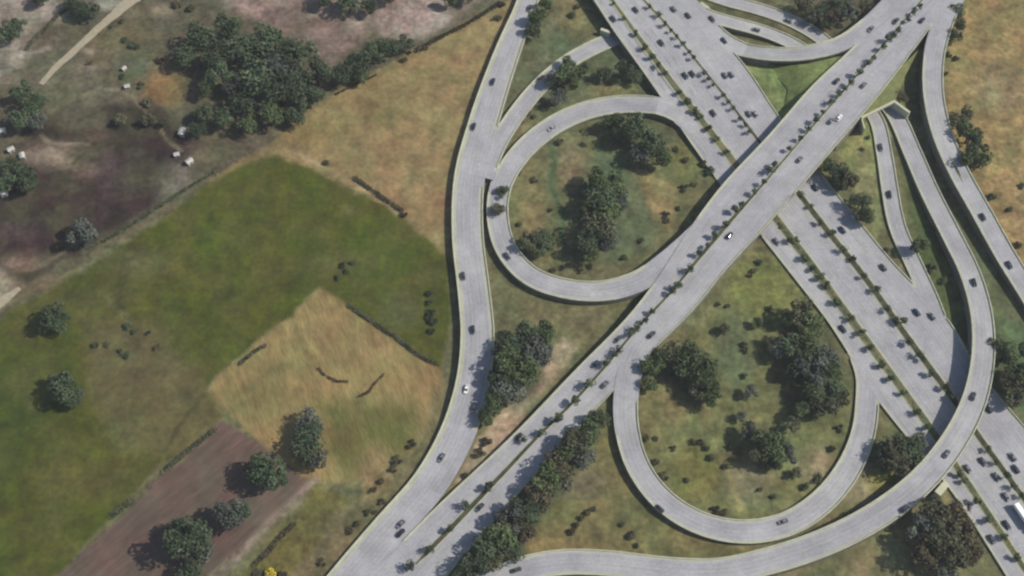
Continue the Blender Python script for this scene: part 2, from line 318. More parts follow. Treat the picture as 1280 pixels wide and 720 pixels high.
def build_road(r):
    bi = 0
    runs = smooth_runs(r.span)
    main = r in (H, B); sw = 2.2 if r is W else SHOULDER
    ins = [[inside_other(r, r.at(i, sgn * (r.w[i] / 2 - 0.2)), 0.2) for i in range(len(r.c))] for sgn in (-1, 1)]
    for (i0, i1, sp) in runs:
        idx = range(i0, i1 + 1)
        root = None
        if sp:
            nm, lab = BRIDGE[(r.key, bi)]; bi += 1
            root = tag(empty(nm, r.c[i0]), lab, 'bridge'); off = r.c[i0]
        else: off = np.zeros(3)
        # top surface
        mb = MB(); cols = []
        for i in idx:
            hw = r.w[i] / 2; cols.append([r.at(i, o) - off for o in (-hw, -hw + sw, 0, hw - sw, hw)])
        for c in cols: mb.v += [tuple(v) for v in c]
        for a in range(len(cols) - 1):
            for k in range(4):
                mb.f.append((a*5+k, (a+1)*5+k, (a+1)*5+k+1, a*5+k+1))
                sh = (k == 0 and not ins[0][i0 + a]) or (k == 3 and not ins[1][i0 + a])
                mb.m.append(1 if sh else 0)
        lanes = LANES.get(r.key, [0.0])
        for i in range(i0, i1):
            def strip(o0, wd):
                q = [r.at(i, o0 - wd/2), r.at(i+1, o0 - wd/2), r.at(i+1, o0 + wd/2), r.at(i, o0 + wd/2)]
                mb.add([(v[0]-off[0], v[1]-off[1], v[2] + 0.012 - off[2]) for v in q], [(0, 1, 2, 3)], 2)
            if i % 4 < 2:
                for o0 in lanes:
                    if abs(o0) < r.w[i]/2 - 2 and not inside_other(r, r.at(i, o0), 0.1, 1.5): strip(o0, 0.16)
            for k, sgn in enumerate((-1, 1)):
                if not ins[k][i]: strip(sgn * (r.w[i]/2 - sw), 0.16)
        uvs = [(o, i * r.step) for i in idx for o in (-r.w[i]/2, -r.w[i]/2 + sw, 0, r.w[i]/2 - sw, r.w[i]/2)]; uvs += [(0.0, 0.0)] * (len(mb.v) - len(uvs))
        top = mb.build('road_surface' if sp else ROADNAME[r.key], [M['road'], M['shoulder'], M['paint']], root)
        for p_ in top.data.polygons:
            if p_.normal.z < 0: top.data.flip_normals(); break
        ul = top.data.uv_layers.new(name='UVMap'); li = np.zeros(len(top.data.loops), np.int32); top.data.loops.foreach_get('vertex_index', li)
        ul.data.foreach_set('uv', np.array(uvs, np.float32)[li].ravel())
        if not sp:
            tag(top, kind='structure'); parent = top
        else: parent = root
        # body: retaining walls down to the ground, or a deck slab
        mb = MB(); rows = []
        for i in idx:
            hw = r.w[i] / 2 - 0.02; zt = r.L[i, 2] - 0.01; zr = r.R[i, 2] - 0.01; zb = min(zt, zr) - 1.25 if sp else -1.5
            rows.append([np.array([*(r.c[i, :2] - r.n[i] * hw), zt]) - off, np.array([*(r.c[i, :2] - r.n[i] * hw), zb]) - off,
                         np.array([*(r.c[i, :2] + r.n[i] * hw), zb]) - off, np.array([*(r.c[i, :2] + r.n[i] * hw), zr]) - off])
        for c in rows: mb.v += [tuple(v) for v in c]
        for a in range(len(rows) - 1):
            for k in range(3): mb.f.append((a*4+k, a*4+k+1, (a+1)*4+k+1, (a+1)*4+k)); mb.m.append(0)
        mb.f.append((0, 3, 2, 1)); mb.m.append(0); e = (len(rows) - 1) * 4; mb.f.append((e, e+1, e+2, e+3)); mb.m.append(0)
        mb.build('deck' if sp else 'retaining_wall', M['wall'], parent)
        # barriers
        for sgn in (-1, 1):
            run = []
            def flush():
                if len(run) >= 3:
                    mb = MB(); b0 = 0
                    for (p, n) in run:
                        for (o, h) in ((0.0, 0), (0.06, 0.52), (0.5, 0.52), (0.62, 0)):
                            q = p - np.array([*(n * sgn * o), 0]); mb.v.append((q[0]-off[0], q[1]-off[1], q[2] + h + 0.003 - off[2]))
                    for a in range(len(run) - 1):
                        for k in range(3): mb.f.append((b0+a*4+k, b0+a*4+k+1, b0+(a+1)*4+k+1, b0+(a+1)*4+k)); mb.m.append(0)
                    mb.f.append((b0, b0+3, b0+2, b0+1)); mb.m.append(0); e = b0 + (len(run)-1)*4; mb.f.append((e, e+1, e+2, e+3)); mb.m.append(0)
                    if sp: mb.build('parapet', M['barrier'], root)
                    else: BARRIERS.append((r, sgn, ist[0], i, mb.build('concrete_barrier', M['barrier'])))
                run.clear()
            for i in idx:
                if ins[0 if sgn < 0 else 1][i]: flush(); continue
                if not run: ist = [i]
                run.append((r.at(i, sgn * (r.w[i] / 2 - 0.03)), r.n[i]))
            flush()
        # piers
        if sp:
            L = (i1 - i0)
            if r is B and bi == 1: st_ = [(H, 0)]
            pier_at = {('crossroad', 0): [0.27, 0.50, 0.73], ('sweeping_flyover_ramp', 0): [0.2, 0.38, 0.53, 0.70, 0.86], ('highway', 0): [0.35], ('curved_link_ramp', 0): [0.5], ('crossroad', 1): [0.5]}[(r.key, bi - 1)]
            for f in pier_at:
                i = int(i0 + L * f); hw = r.w[i] / 2
                for o0 in ([-hw*.62, -hw*.2, hw*.2, hw*.62] if main else [-hw*.4, hw*.4]):
                    p = r.at(i, o0)
                    bad = any(q is not r and q.hit(p[0], p[1], 0.2, 1.2, 3.0)[0] and q is not H for q in ROADS)
                    if bad: continue
                    mb = MB(); mb.tube([(p[0]-off[0], p[1]-off[1], -0.4-off[2]), (p[0]-off[0], p[1]-off[1], p[2]-1.2-off[2])], [0.55, 0.55], 10)
                    mb.build('pier', M['wall'], root)
BARRIERS = []
LANES = {'highway': [], 'crossroad': [], 'outer_left_ramp': [-1.9, 1.9], 'crossroad': [-10.8, -7.3, -3.8, 3.8, 7.3, 10.8]}
for r in ROADS: build_road(r)
RNAMES = {'highway': 'the wide highway', 'crossroad': 'the diagonal overpass road', 'outer_left_ramp': 'the outer left ramp', 'left_link_ramp': 'the ramp slipping under the highway',
 'left_loop_ramp': 'the left loop ramp', 'right_loop_ramp': 'the lower loop ramp', 'upper_link_road': 'the uppermost link road', 'middle_link_road': 'the middle link road',
 'curved_link_ramp': 'the curved link ramp', 'inner_right_ramp': 'the short right ramp', 'sweeping_flyover_ramp': 'the long sweeping ramp', 'outer_right_ramp': 'the outer right ramp'}
cnt = {}
for (r, sgn, i0, i1, o) in BARRIERS: cnt.setdefault((r.key, sgn), []).append((o, i0, i1))
for (k, sgn), lst in cnt.items():
    r = [q for q in ROADS if q.key == k][0]
    for j, (o, i0, i1) in enumerate(lst):
        m = (i0 + i1) // 2
        a = r.n[m] * sgn
        side = 'left' if a[0] < 0 else 'right'
        if abs(a[1]) > abs(a[0]) * 1.6: side = 'upper' if a[1] > 0 else 'lower'
        lab = f'low pale concrete barrier on the {side} edge of {RNAMES[k]}'
        if len(lst) > 1: lab = f'low pale barrier, {["first","second","third","fourth","fifth"][j]} stretch, {side} edge of {RNAMES[k]}'
        tag(o, lab, 'barrier', 'concrete barriers along the roads')

# medians of the highway and of the overpass road
def strip_road(ctrl, width, name, mat, h=0.14, lift=0.0, edge=0.0, on=None):
    p = path(ctrl); n = int(np.sum(np.linalg.norm(np.diff(p[:, :2], axis=0), axis=1)) / 2.5); c, _ = resample(p, n)
    for _ in range(2): c[1:-1] = (c[:-2] + 2 * c[1:-1] + c[2:]) / 4
    c[:, 2] = [on.zat(x, y) for x, y, z in c]
    t = np.gradient(c[:, :2], axis=0); t /= np.linalg.norm(t, axis=1)[:, None]; nr = np.stack([t[:, 1], -t[:, 0]], 1)
    wd = np.interp(np.linspace(0, 1, n), np.linspace(0, 1, len(width)), width)
    mb = MB()
    for i in range(n):
        taper = 1.0 if 1 < i < n - 2 else 0.5
        for (o, hh) in ((-.5, -0.05), (-.5, h), (-.5, h), (.5, h), (.5, h), (.5, -0.05)):
            k = len(mb.v) % 6
            ins = 0.16 if k in (2, 3) else 0.0
            q = c[i, :2] + nr[i] * (o * wd[i] * taper - math.copysign(ins, o)); mb.v.append((q[0], q[1], c[i, 2] + lift + hh + (0.02 if k in (2, 3) else 0)))
    for i in range(n - 1):
        for k in range(5): mb.f.append((i*6+k, (i+1)*6+k, (i+1)*6+k+1, i*6+k+1)); mb.m.append(1 if k == 2 else 0)
    b0 = len(mb.v)
    if edge:
        for sg in (-1, 1):
            b0 = len(mb.v)
            for i in range(n):
                for o in (0.02, edge):
                    q = c[i, :2] + nr[i] * sg * (wd[i] / 2 + o); mb.v.append((q[0], q[1], c[i, 2] + lift + 0.03))
            for i in range(n - 1): mb.f.append((b0+i*2, b0+i*2+1, b0+i*2+3, b0+i*2+2)); mb.m.append(2)
    o = mb.build(name, [M['barrier'], mat, M['shoulder']]); tag(o, kind='structure'); return c, nr
m1 = [(735,-40,'H'),(765,0,'H'),(795,42,'H'),(825,83,'H'),(850,116,'H'),(886,162,'H'),(925,213,'H'),(972,276,'H'),(1007,322,'H'),(1047,377,'H'),(1089,434,'H'),(1130,490,'H'),(1162,534,'H'),(1200,590,'H'),(1225,627,'H'),(1255,672,'H'),(1290,726,'H')]
m2 = [(774,-40,'H'),(805,0,'H'),(838,36,'H'),(867,72,'H'),(904,118,'H'),(945,172,'H'),(1000,244,'H'),(1040,296,'H'),(1067,329,'H'),(1092,362,'H'),(1130,416,'H'),(1166,465,'H'),(1192,500,'H'),(1230,555,'H'),(1260,596,'H'),(1300,652,'H')]
c1, n1 = strip_road(m1, [1.6, 2.2, 3.4, 3.6, 3.8, 4.2, 4.0, 3.6, 3.2, 2.6], 'planted_median', M['median'], edge=0.8, on=H)
c2, n2 = strip_road(m2, [1.3, 1.3, 1.4, 1.8, 3.2, 3.2, 3.2, 3.0, 2.4], 'planted_median', M['median_tan'], edge=0.8, on=H)
mbm = [(520,705,'B'),(562,662,'B'),(600,622,'B'),(640,580,'B'),(672,546,'B'),(717,502,'B'),(760,454,'B'),(795,412,'B'),(845,358,'B'),(862,337,'B'),(910,280,'B'),(955,229,'B'),(1002,174,'B'),(1075,90,'B'),(1112,47,'B'),(1150,3,'B'),(1185,-40,'B')]
c3, n3 = strip_road(mbm, [2.2, 2.4, 1.8, 1.5, 1.5, 1.5, 2.2, 1.3, 1.1, 1.1, 1.1, 1.1, 1.1], 'planted_median', M['median_tan'], edge=0.3, on=B)
strip_road([(822,366,'B'),(836,350,'B'),(850,336,'B')], [1.5, 4.2, 1.5], 'traffic_island', M['track'], lift=-0.01, on=B)
strip_road([(1187,196,5.3),(1196,212,5.05),(1204,228,4.8)], [0.9, 2.0, 0.9], 'traffic_island', M['ground'] if False else material('dark_verge', alb(70, 76, 52), 0.3, 0.4, 2), on=R3)
# highway lane dashes, running beside the medians
def dashes(c, nr, offs, lift, nm='lane_marking', parent=None, dash=True):
    mb = MB()
    for o0 in offs:
        for i in range(0, len(c) - 1):
            if dash and i % 4 > 1: continue
            q = [(c[i], nr[i], o0-.1), (c[i+1], nr[i+1], o0-.1), (c[i+1], nr[i+1], o0+.1), (c[i], nr[i], o0+.1)]
            mb.add([(p[0]+n[0]*o, p[1]+n[1]*o, H.zat(p[0]+n[0]*o, p[1]+n[1]*o)+lift) for p, n, o in q], [(0, 3, 2, 1)])
    return mb.build(nm, M['paint'], parent)
tag(dashes(c1, n1, [-8.6, -5.2, 5.3, 8.8], 0.025, 'road_marking'), kind='structure')
tag(dashes(c2, n2, [5.2, 8.7, 12.2], 0.025, 'road_marking'), kind='structure')

# ------------------------------------------------------------------ the ground sheet with its fields
def vnoise(x, y, cell, seed):
    rs = np.random.RandomState(seed); T = rs.rand(128, 128)
    u, v = x / cell + 1000, y / cell + 1000
    i, j = np.floor(u).astype(int), np.floor(v).astype(int); a, b = u - i, v - j
    a = a*a*(3-2*a); b = b*b*(3-2*b)
    g = lambda p, q: T[p % 128, q % 128]
    return (g(i, j)*(1-a)*(1-b) + g(i+1, j)*a*(1-b) + g(i, j+1)*(1-a)*b + g(i+1, j+1)*a*b) * 2 - 1
def poly_sd(px, py, poly):
    d = np.full(px.shape, 1e9); inside = np.zeros(px.shape, bool); n = len(poly)
    for i in range(n):
        x0, y0 = poly[i]; x1, y1 = poly[(i + 1) % n]; ex, ey = x1 - x0, y1 - y0
        t = np.clip(((px-x0)*ex + (py-y0)*ey) / (ex*ex + ey*ey), 0, 1)
        d = np.minimum(d, np.hypot(px - x0 - t*ex, py - y0 - t*ey))
        c = ((y0 > py) != (y1 > py)) & (px < (x1-x0) * (py-y0) / ((y1-y0) if y1 != y0 else 1e-9) + x0)
        inside ^= c
    return np.where(inside, -d, d)
def line_sd(px, py, pts):
    d = np.full(px.shape, 1e9)
    for (x0, y0), (x1, y1) in zip(pts[:-1], pts[1:]):
        ex, ey = x1-x0, y1-y0; t = np.clip(((px-x0)*ex + (py-y0)*ey) / (ex*ex+ey*ey), 0, 1)
        d = np.minimum(d, np.hypot(px-x0-t*ex, py-y0-t*ey))
    return d
GREEN = [(-400,620),(-60,430),(0,400),(60,362),(110,335),(215,265),(262,225),(320,190),(345,190),(430,235),(500,265),(560,322),(562,400),(552,462),(400,360),(255,480),(278,522),(190,592),(70,722),(-60,860),(-400,1000)]
TAN1 = [(262,222),(320,190),(420,115),(520,65),(640,-2),(700,-60),(670,0),(605,140),(572,220),(566,330),(500,265),(345,190)]
SQUARE = [(400,360),(552,462),(556,520),(520,560),(440,602),(390,602),(330,560),(255,485)]
PLOUGH = [(278,526),(330,560),(392,602),(258,722),(150,830),(-80,860),(70,722)]
BURNT = [(-60,280),(0,215),(50,150),(125,130),(205,135),(238,190),(190,258),(110,312),(40,350),(-60,400)]
PAINT = [  # (kind, shape, colour, softness)
 ('p', [(-500,-500),(700,-500),(640,0),(520,65),(420,115),(330,190),(215,258),(100,330),(0,398),(-500,700)], (96,90,72), 6),
 ('p', [(-300,-200),(75,-60),(60,0),(30,60),(0,100),(-300,250)], (146,136,122), 12),
 ('p', [(280,-60),(620,-60),(600,0),(545,38),(505,60),(470,40),(412,78),(350,42),(300,15)], (146,128,116), 8),
 ('p', [(325,10),(375,5),(455,45),(412,76),(350,42)], (124,106,97), 8),
 ('p', [(505,-20),(545,-10),(560,25),(530,48),(490,40)], (160,146,134), 8),
 ('p', [(110,40),(175,20),(220,60),(225,95),(170,105),(110,95)], (108,100,72), 14),
 ('e', (205,112,34,30), (128,104,64), 12),
 ('p', [(60,60),(130,90),(140,130),(80,135),(20,100)], (100,95,76), 12),
 ('p', BURNT, (56,42,40), 8),
 ('e', (145,165,60,32), (56,50,38), 14),
 ('e', (70,195,42,18), (126,108,94), 12),
 ('e', (150,225,30,30), (72,56,58), 14),
 ('e', (215,225,22,28), (108,104,92), 12),
 ('e', (30,325,34,14), (106,90,76), 10),
 ('p', [(-80,385),(-10,335),(22,350),(34,365),(-5,395),(-80,450)], (160,146,126), 7),
 ('l', [(20,372),(100,325),(170,285),(215,255)], (108,98,74), 9),
 ('e', (60,14,34,14), (168,158,144), 8), ('e', (14,70,26,14), (156,146,132), 8), ('e', (135,4,26,10), (170,160,144), 5), ('e', (60,192,36,14), (140,120,104), 8), ('e', (85,205,22,12), (148,128,112), 6), ('e', (110,215,24,12), (112,90,80), 8),
 ('e', (70,235,26,10), (60,46,42), 8), ('e', (130,200,14,20), (86,70,66), 7), ('e', (170,205,16,26), (60,50,46), 8), ('e', (225,225,14,18), (124,118,106), 6), ('e', (20,330,30,8), (128,110,94), 6), ('e', (540,25,30,16), (172,158,146), 7), ('e', (300,5,26,10), (168,150,140), 7),
 ('l', [(122,108),(150,112),(158,100)], (120,114,94), 4), ('e', (100,150,40,14), (104,98,76), 10), ('e', (168,80,24,20), (88,98,76), 9),
 ('l', [(148,108),(165,122),(185,145),(215,178),(228,190)], (124,116,92), 3),
 ('l', [(60,140),(90,122),(120,112)], (116,108,84), 5), ('l', [(0,90),(30,70),(60,60)], (150,140,124), 6), ('e', (112,62,14,5), (150,142,122), 4), ('e', (205,16,16,9), (146,138,112), 6),
 ('e', (25,100,30,10), (124,112,98), 8), ('e', (165,15,14,10), (112,104,80), 6), ('e', (195,60,22,12), (92,94,70), 8), ('e', (150,75,20,20), (96,98,78), 8), ('e', (118,82,16,4), (140,130,112), 4),
 ('l', [(60,185),(80,200),(95,215)], (142,124,108), 4), ('l', [(85,190),(100,196),(92,206)], (86,70,58), 4), ('e', (15,290,30,12), (78,62,62), 8), ('e', (160,250,24,12), (60,46,44), 8),
 ('l', [(95,305),(60,330),(20,340)], (120,102,86), 5), ('e', (400,14,26,8), (156,142,130), 6), ('e', (120,170,24,7), (92,78,66), 6), ('l', [(50,170),(70,178),(110,182)], (130,114,100), 4),
 ('p', GREEN, (76,83,14), 4),
 ('e', (20,500,60,130), (66,77,12), 40),
 ('e', (470,330,90,40), (76,88,28), 30),
 ('e', (170,330,50,22), (98,96,62), 18),
 ('p', [(105,400),(190,400),(255,480),(272,530),(220,570),(150,565),(110,490)], (97,92,58), 22),
 ('l', [(122,360),(160,398)], (104,106,72), 3),
 ('e', (60,600,50,30), (84,84,34), 22), ('e', (130,600,50,34), (88,84,40), 20), ('e', (120,370,50,20), (86,86,46), 16), ('e', (200,520,60,40), (98,92,54), 22), ('e', (30,420,30,24), (78,80,36), 14), ('e', (300,250,60,20), (82,86,30), 16), ('e',  (438,262,8,6), (108,114,62), 4), ('l', [(122,362),(170,420),(258,482)], (104,102,60), 3), ('l', [(190,592),(258,486)], (76,74,40), 4), ('e', (500,390,30,30), (90,96,54), 14), ('e', (300,300,12,60), (70,80,22), 10), ('e', (420,330,50,12), (88,92,44), 10),
 ('p', TAN1, (147,129,88), 5),
 ('e', (470,140,40,20), (122,112,70), 18),
 ('e', (390,165,40,18), (132,118,72), 14),
 ('l', [(345,178),(430,222),(502,264)], (158,146,108), 4),
 ('p', SQUARE, (148,130,84), 3), ('e', (360,460,50,16), (124,114,70), 12), ('e', (400,420,24,14), (136,118,80), 8), ('e', (300,490,26,14), (126,112,66), 10), ('e', (470,440,30,16), (156,132,90), 8), ('l', [(335,430),(352,520)], (134,118,76), 3), ('l', [(365,405),(385,520)], (134,118,76), 3),
 ('p', [(400,500),(520,510),(520,560),(440,596),(405,560)], (106,102,56), 14),
 ('e', (330,500,60,22), (132,118,74), 18), ('e', (470,545,44,30), (100,100,50), 12), ('e', (440,560,30,24), (104,100,52), 12),
 ('p', PLOUGH, (104,88,77), 3),
 ('l', [(395,600),(330,660),(262,730)], (146,130,115), 9),
 ('p', [(398,606),(438,624),(400,680),(320,760),(250,780)], (106,99,52), 6),
 ('p', [(552,470),(562,540),(515,640),(430,720),(330,760),(440,625),(520,562)], (116,108,76), 8),
 ('e', (470,590,26,40), (150,132,90), 12),
 ('p', [(722,438),(706,425),(600,545),(570,600),(590,605)], (176,156,128), 5),
 ('e', (715,35,26,40), (132,124,82), 14),
 ('e', (690,60,16,50), (92,104,82), 12),
 ('p', [(640,60),(700,40),(780,60),(820,120),(700,130),(640,160),(620,150)], (98,106,76), 14),
 ('e', (768,112,30,14), (132,124,80), 10),
 ('e', (655,150,14,26), (132,120,84), 8),
 ('p', [(628,200),(700,150),(830,140),(900,230),(850,300),(760,350),(660,340),(628,280)], (110,110,74), 6),
 ('e', (662,250,20,42), (142,126,84), 12),
 ('e', (712,205,18,34), (140,122,92), 10),
 ('l', [(690,172),(692,230),(698,270),(706,320)], (78,98,66), 7),
 ('p', [(745,180),(785,200),(815,270),(820,310),(760,330),(730,260)], (96,108,76), 8),
 ('p', [(790,205),(850,230),(840,285),(818,270)], (142,128,86), 7),
 ('e', (858,205,22,34), (112,116,66), 14),
 ('e', (720,338,60,9), (112,104,78), 8),
 ('p', [(905,70),(1000,85),(1062,70),(975,165)], (128,142,88), 8),
 ('e', (1010,88,36,12), (106,130,62), 10),
 ('p', [(880,-10),(905,0),(1000,45),(1000,60),(900,40)], (96,96,66), 6),
 ('p', [(1000,-60),(1130,-60),(1090,20),(1045,45),(990,10),(940,-20)], (98,94,74), 8),
 ('p', [(1050,190),(1150,60),(1165,50),(1165,150),(1120,140),(1100,160),(1095,320)], (132,138,84), 7),
 ('e', (1082,240,18,60), (138,132,94), 10),
 ('p', [(1130,120),(1165,40),(1180,200),(1235,300),(1290,420),(1290,500),(1240,440),(1215,340),(1150,200)], (96,104,72), 5),
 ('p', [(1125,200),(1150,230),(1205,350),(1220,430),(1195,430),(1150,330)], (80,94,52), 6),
 ('p', [(1185,-100),(1500,-100),(1500,520),(1300,380),(1215,230),(1185,150),(1182,60)], (153,134,88), 7),
 ('e', (1250,110,40,40), (138,126,92), 18),
 ('e', (1275,250,20,60), (158,132,92), 16),
 ('p', [(1236,380),(1290,420),(1400,640),(1290,530),(1240,480)], (88,108,72), 8),
 ('p', [(980,300),(860,420),(820,440),(800,480),(800,560),(850,640),(930,655),(1040,610),(1070,520),(1050,440)], (116,118,74), 8),
 ('e', (950,360,50,50), (122,130,68), 20),
 ('e', (918,440,30,60), (98,110,78), 14),
 ('e', (845,500,22,32), (156,140,94), 12),
 ('e', (870,590,38,40), (118,116,60), 14),
 ('e', (935,600,36,38), (134,124,96), 14),
 ('l', [(890,545),(910,590),(925,635)], (152,140,92), 5),
 ('e', (1020,580,30,26), (140,130,98), 12),
 ('p', [(765,500),(790,610),(860,670),(960,690),(1040,650),(1110,560),(1150,580),(1000,690),(860,705),(720,690),(640,710),(650,640)], (120,114,72), 7),
 ('e', (720,600,40,26), (120,110,88), 14),
 ('e', (700,680,50,10), (146,130,84), 10),
 ('e', (1075,610,28,26), (142,134,104), 14),
 ('e', (1100,600,18,20), (128,126,64), 10),
 ('p', [(1100,560),(1120,500),(1180,600),(1130,590)], (112,116,72), 8),
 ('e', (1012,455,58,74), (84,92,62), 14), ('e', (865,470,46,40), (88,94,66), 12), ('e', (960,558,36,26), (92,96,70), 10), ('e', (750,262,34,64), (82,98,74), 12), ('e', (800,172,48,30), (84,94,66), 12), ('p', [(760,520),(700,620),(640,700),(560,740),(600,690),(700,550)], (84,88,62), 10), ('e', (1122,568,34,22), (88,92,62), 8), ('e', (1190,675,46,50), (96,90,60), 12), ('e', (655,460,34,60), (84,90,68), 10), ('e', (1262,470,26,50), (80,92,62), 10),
 ('p', [(1040,760),(1080,690),(1180,610),(1260,760)], (128,124,86), 10),
]
def axis(lo, hi, step, far):
    core = np.arange(lo, hi + step, step); out = [hi + step]; s = step
    while out[-1] < far: s *= 1.45; out.append(out[-1] + s)
    neg = [lo - (v - hi) for v in out]
    return np.concatenate([np.array(neg)[::-1], core, np.array(out)])
gx, gy = axis(-285, 285, 1.15, 4000), axis(-170, 215, 1.15, 4000)
X, Y = np.meshgrid(gx, gy)
Z = -0.06 - 0.25 * (0.5 + 0.5 * vnoise(X, Y, 22, 3)) * (0.6 + 0.4 * vnoise(X, Y, 6, 4))
PX, PY = proj(X, Y, 0.0)
Xc, Yc = np.clip(X, -330, 330), np.clip(Y, -230, 290)
front = ((Y - CAM[1]) * st + CAM[2] * ct) > 50
PX, PY = proj(Xc, Yc, 0.0)
wx = PX + vnoise(X, Y, 5, 11) * 2.6 + vnoise(X, Y, 14, 12) * 2.6
wy = PY + vnoise(X, Y, 5, 13) * 2.6 + vnoise(X, Y, 14, 14) * 2.6
col = np.broadcast_to(alb(112, 110, 76), X.shape + (3,)).copy()
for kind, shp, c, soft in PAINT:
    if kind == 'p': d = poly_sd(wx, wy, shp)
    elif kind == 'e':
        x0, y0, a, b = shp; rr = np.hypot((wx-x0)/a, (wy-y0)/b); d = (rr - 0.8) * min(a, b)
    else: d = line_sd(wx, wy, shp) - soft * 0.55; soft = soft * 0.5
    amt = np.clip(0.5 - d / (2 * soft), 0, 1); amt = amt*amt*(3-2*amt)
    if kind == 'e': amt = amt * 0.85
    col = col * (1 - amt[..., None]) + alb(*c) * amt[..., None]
# natural mottling (plant cover, dry patches)
mot = 1 + 0.13 * vnoise(X, Y, 9, 21) + 0.13 * vnoise(X, Y, 3.6, 22) + 0.07 * vnoise(X, Y, 30, 23) + 0.08 * vnoise(X + Y, Y - X, 2.4, 24)
col = col * mot[..., None]
hue = 0.08 * vnoise(X, Y, 12, 31) + 0.06 * vnoise(X, Y, 5, 32)
col[..., 0] *= 1 + hue; col[..., 1] *= 1 - hue * 0.5
col = np.clip(col, 0.005, 0.9)
ny, nx = X.shape
iy, ix = np.mgrid[0:ny-1, 0:nx-1]
cxp, cyp = proj(Xc[:-1, :-1] + 0.5, Yc[:-1, :-1] + 0.5, 0.0)
fid = np.zeros((ny-1, nx-1), int)
for k, pl in enumerate((GREEN, TAN1, SQUARE, PLOUGH, BURNT)):
    fid[(poly_sd(cxp, cyp, pl) < 0) & (fid == 0)] = k + 1
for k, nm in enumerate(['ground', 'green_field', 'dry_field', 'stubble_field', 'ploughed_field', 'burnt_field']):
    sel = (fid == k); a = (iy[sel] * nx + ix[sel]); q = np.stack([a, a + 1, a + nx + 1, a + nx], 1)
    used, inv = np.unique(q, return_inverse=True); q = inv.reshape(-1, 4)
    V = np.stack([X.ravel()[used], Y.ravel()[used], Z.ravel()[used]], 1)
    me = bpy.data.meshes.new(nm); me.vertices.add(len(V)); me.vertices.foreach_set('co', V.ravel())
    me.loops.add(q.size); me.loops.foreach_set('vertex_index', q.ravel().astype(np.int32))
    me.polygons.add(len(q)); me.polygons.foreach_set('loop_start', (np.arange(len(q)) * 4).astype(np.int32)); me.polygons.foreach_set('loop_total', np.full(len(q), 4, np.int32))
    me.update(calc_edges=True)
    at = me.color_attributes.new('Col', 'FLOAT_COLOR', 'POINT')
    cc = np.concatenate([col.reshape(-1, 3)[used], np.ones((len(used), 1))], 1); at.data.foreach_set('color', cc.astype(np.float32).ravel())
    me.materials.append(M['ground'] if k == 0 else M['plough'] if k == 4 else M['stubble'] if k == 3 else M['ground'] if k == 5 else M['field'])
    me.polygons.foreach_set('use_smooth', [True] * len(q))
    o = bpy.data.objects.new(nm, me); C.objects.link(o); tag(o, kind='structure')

# farm track
def flat_strip(ctrl, width, name, mat, z=0.02):
    p = catmull([P(x, y, z) for x, y in ctrl]); n = int(np.sum(np.linalg.norm(np.diff(p[:, :2], axis=0), axis=1)) / 2); c, _ = resample(p, n)
    t = np.gradient(c[:, :2], axis=0); t /= np.linalg.norm(t, axis=1)[:, None]; nr = np.stack([t[:, 1], -t[:, 0]], 1); mb = MB()
    wd = np.interp(np.linspace(0, 1, n), np.linspace(0, 1, len(width)), width)
    for i in range(n):
        for o in (-.5, 0, .5):
            q = c[i, :2] + nr[i] * wd[i] * (o + (random.random() - .5) * 0.10); mb.v.append((q[0], q[1], z + (0.04 if o == 0 else 0)))
    for i in range(n - 1):
        for k in range(2): mb.f.append((i*3+k, (i+1)*3+k, (i+1)*3+k+1, i*3+k+1)); mb.m.append(0)
    return tag(mb.build(name, mat), kind='structure')
flat_strip([(200,-40),(172,-8),(150,12),(120,38),(90,66),(68,86),(51,105)], [14, 10, 6, 4.4, 4.0, 3.6, 2.8], 'dirt_path', M['track'])
flat_strip([(-30,400),(0,378),(25,360)], [8, 6, 2], 'dirt_path', M['track'])

# ------------------------------------------------------------------ the underpass portal and other concrete walls
def portal():
    a, b = P(1077, 147, 5.8), P(1119, 126, 5.8); base = (a + b) / 2; base[2] = 0
    root = tag(empty('underpass_portal', base), 'pale concrete underpass portal with angled wing walls beside the overpass', 'portal')
    ab = (b - a) / np.linalg.norm(b - a)
    def build(nm, segs):
        mb = MB()
        for (p, q, th, z0, z1) in segs: mb.wallseg((p[0]-base[0], p[1]-base[1]), (q[0]-base[0], q[1]-base[1]), th, z0, z1)
        mb.build(nm, M['portal'], root)
    build('headwall', [(a, b, 0.9, 4.7, 6.1)])
    L = np.linalg.norm(b - a)
    build('side_pier', [(a, a + ab * 0.7, 0.88, -0.5, 4.69)]); build('side_pier', [(b - ab * 0.7, b, 0.88, -0.5, 4.69)])
    wl_, wr = P(1080, 163, 4.2), P(1136, 143, 3.6)
    build('wing_wall', [(a + ab * .2, wl_, 0.6, -0.5, 5.6)]); build('wing_wall', [(b - ab * .1, wr, 1.2, -0.5, 5.4)])
    # grass covered roof slab of the underpass, back to the overpass
    top = [P(1077,147,5.8), P(1119,126,5.8), P(1131,96,5.8), P(1148,62,5.8), P(1110,100,5.8), P(1080,136,5.8)]
    mb = MB(); n = len(top)
    mb.v = [(p[0]-base[0], p[1]-base[1], 5.7) for p in top] + [(p[0]-base[0], p[1]-base[1], 4.68) for p in top]
    mb.f = [tuple(range(n)), tuple(reversed(range(n, 2*n)))] + [(i, i+n, (i+1) % n + n, (i+1) % n) for i in range(n)]; mb.m = [0] * len(mb.f)
    mb.build('roof', material('roof_grass', alb(128, 132, 84), 0.25, 0.4, 2), root)
portal()
bk = [(962,84,-.5),(1006,80,4.4),(1060,68,4.7),(1078,56,4.7),(1062,68,4.7),(1024,100,4.7),(1008,118,4.4),(974,160,-.5),(985,112,.5)]
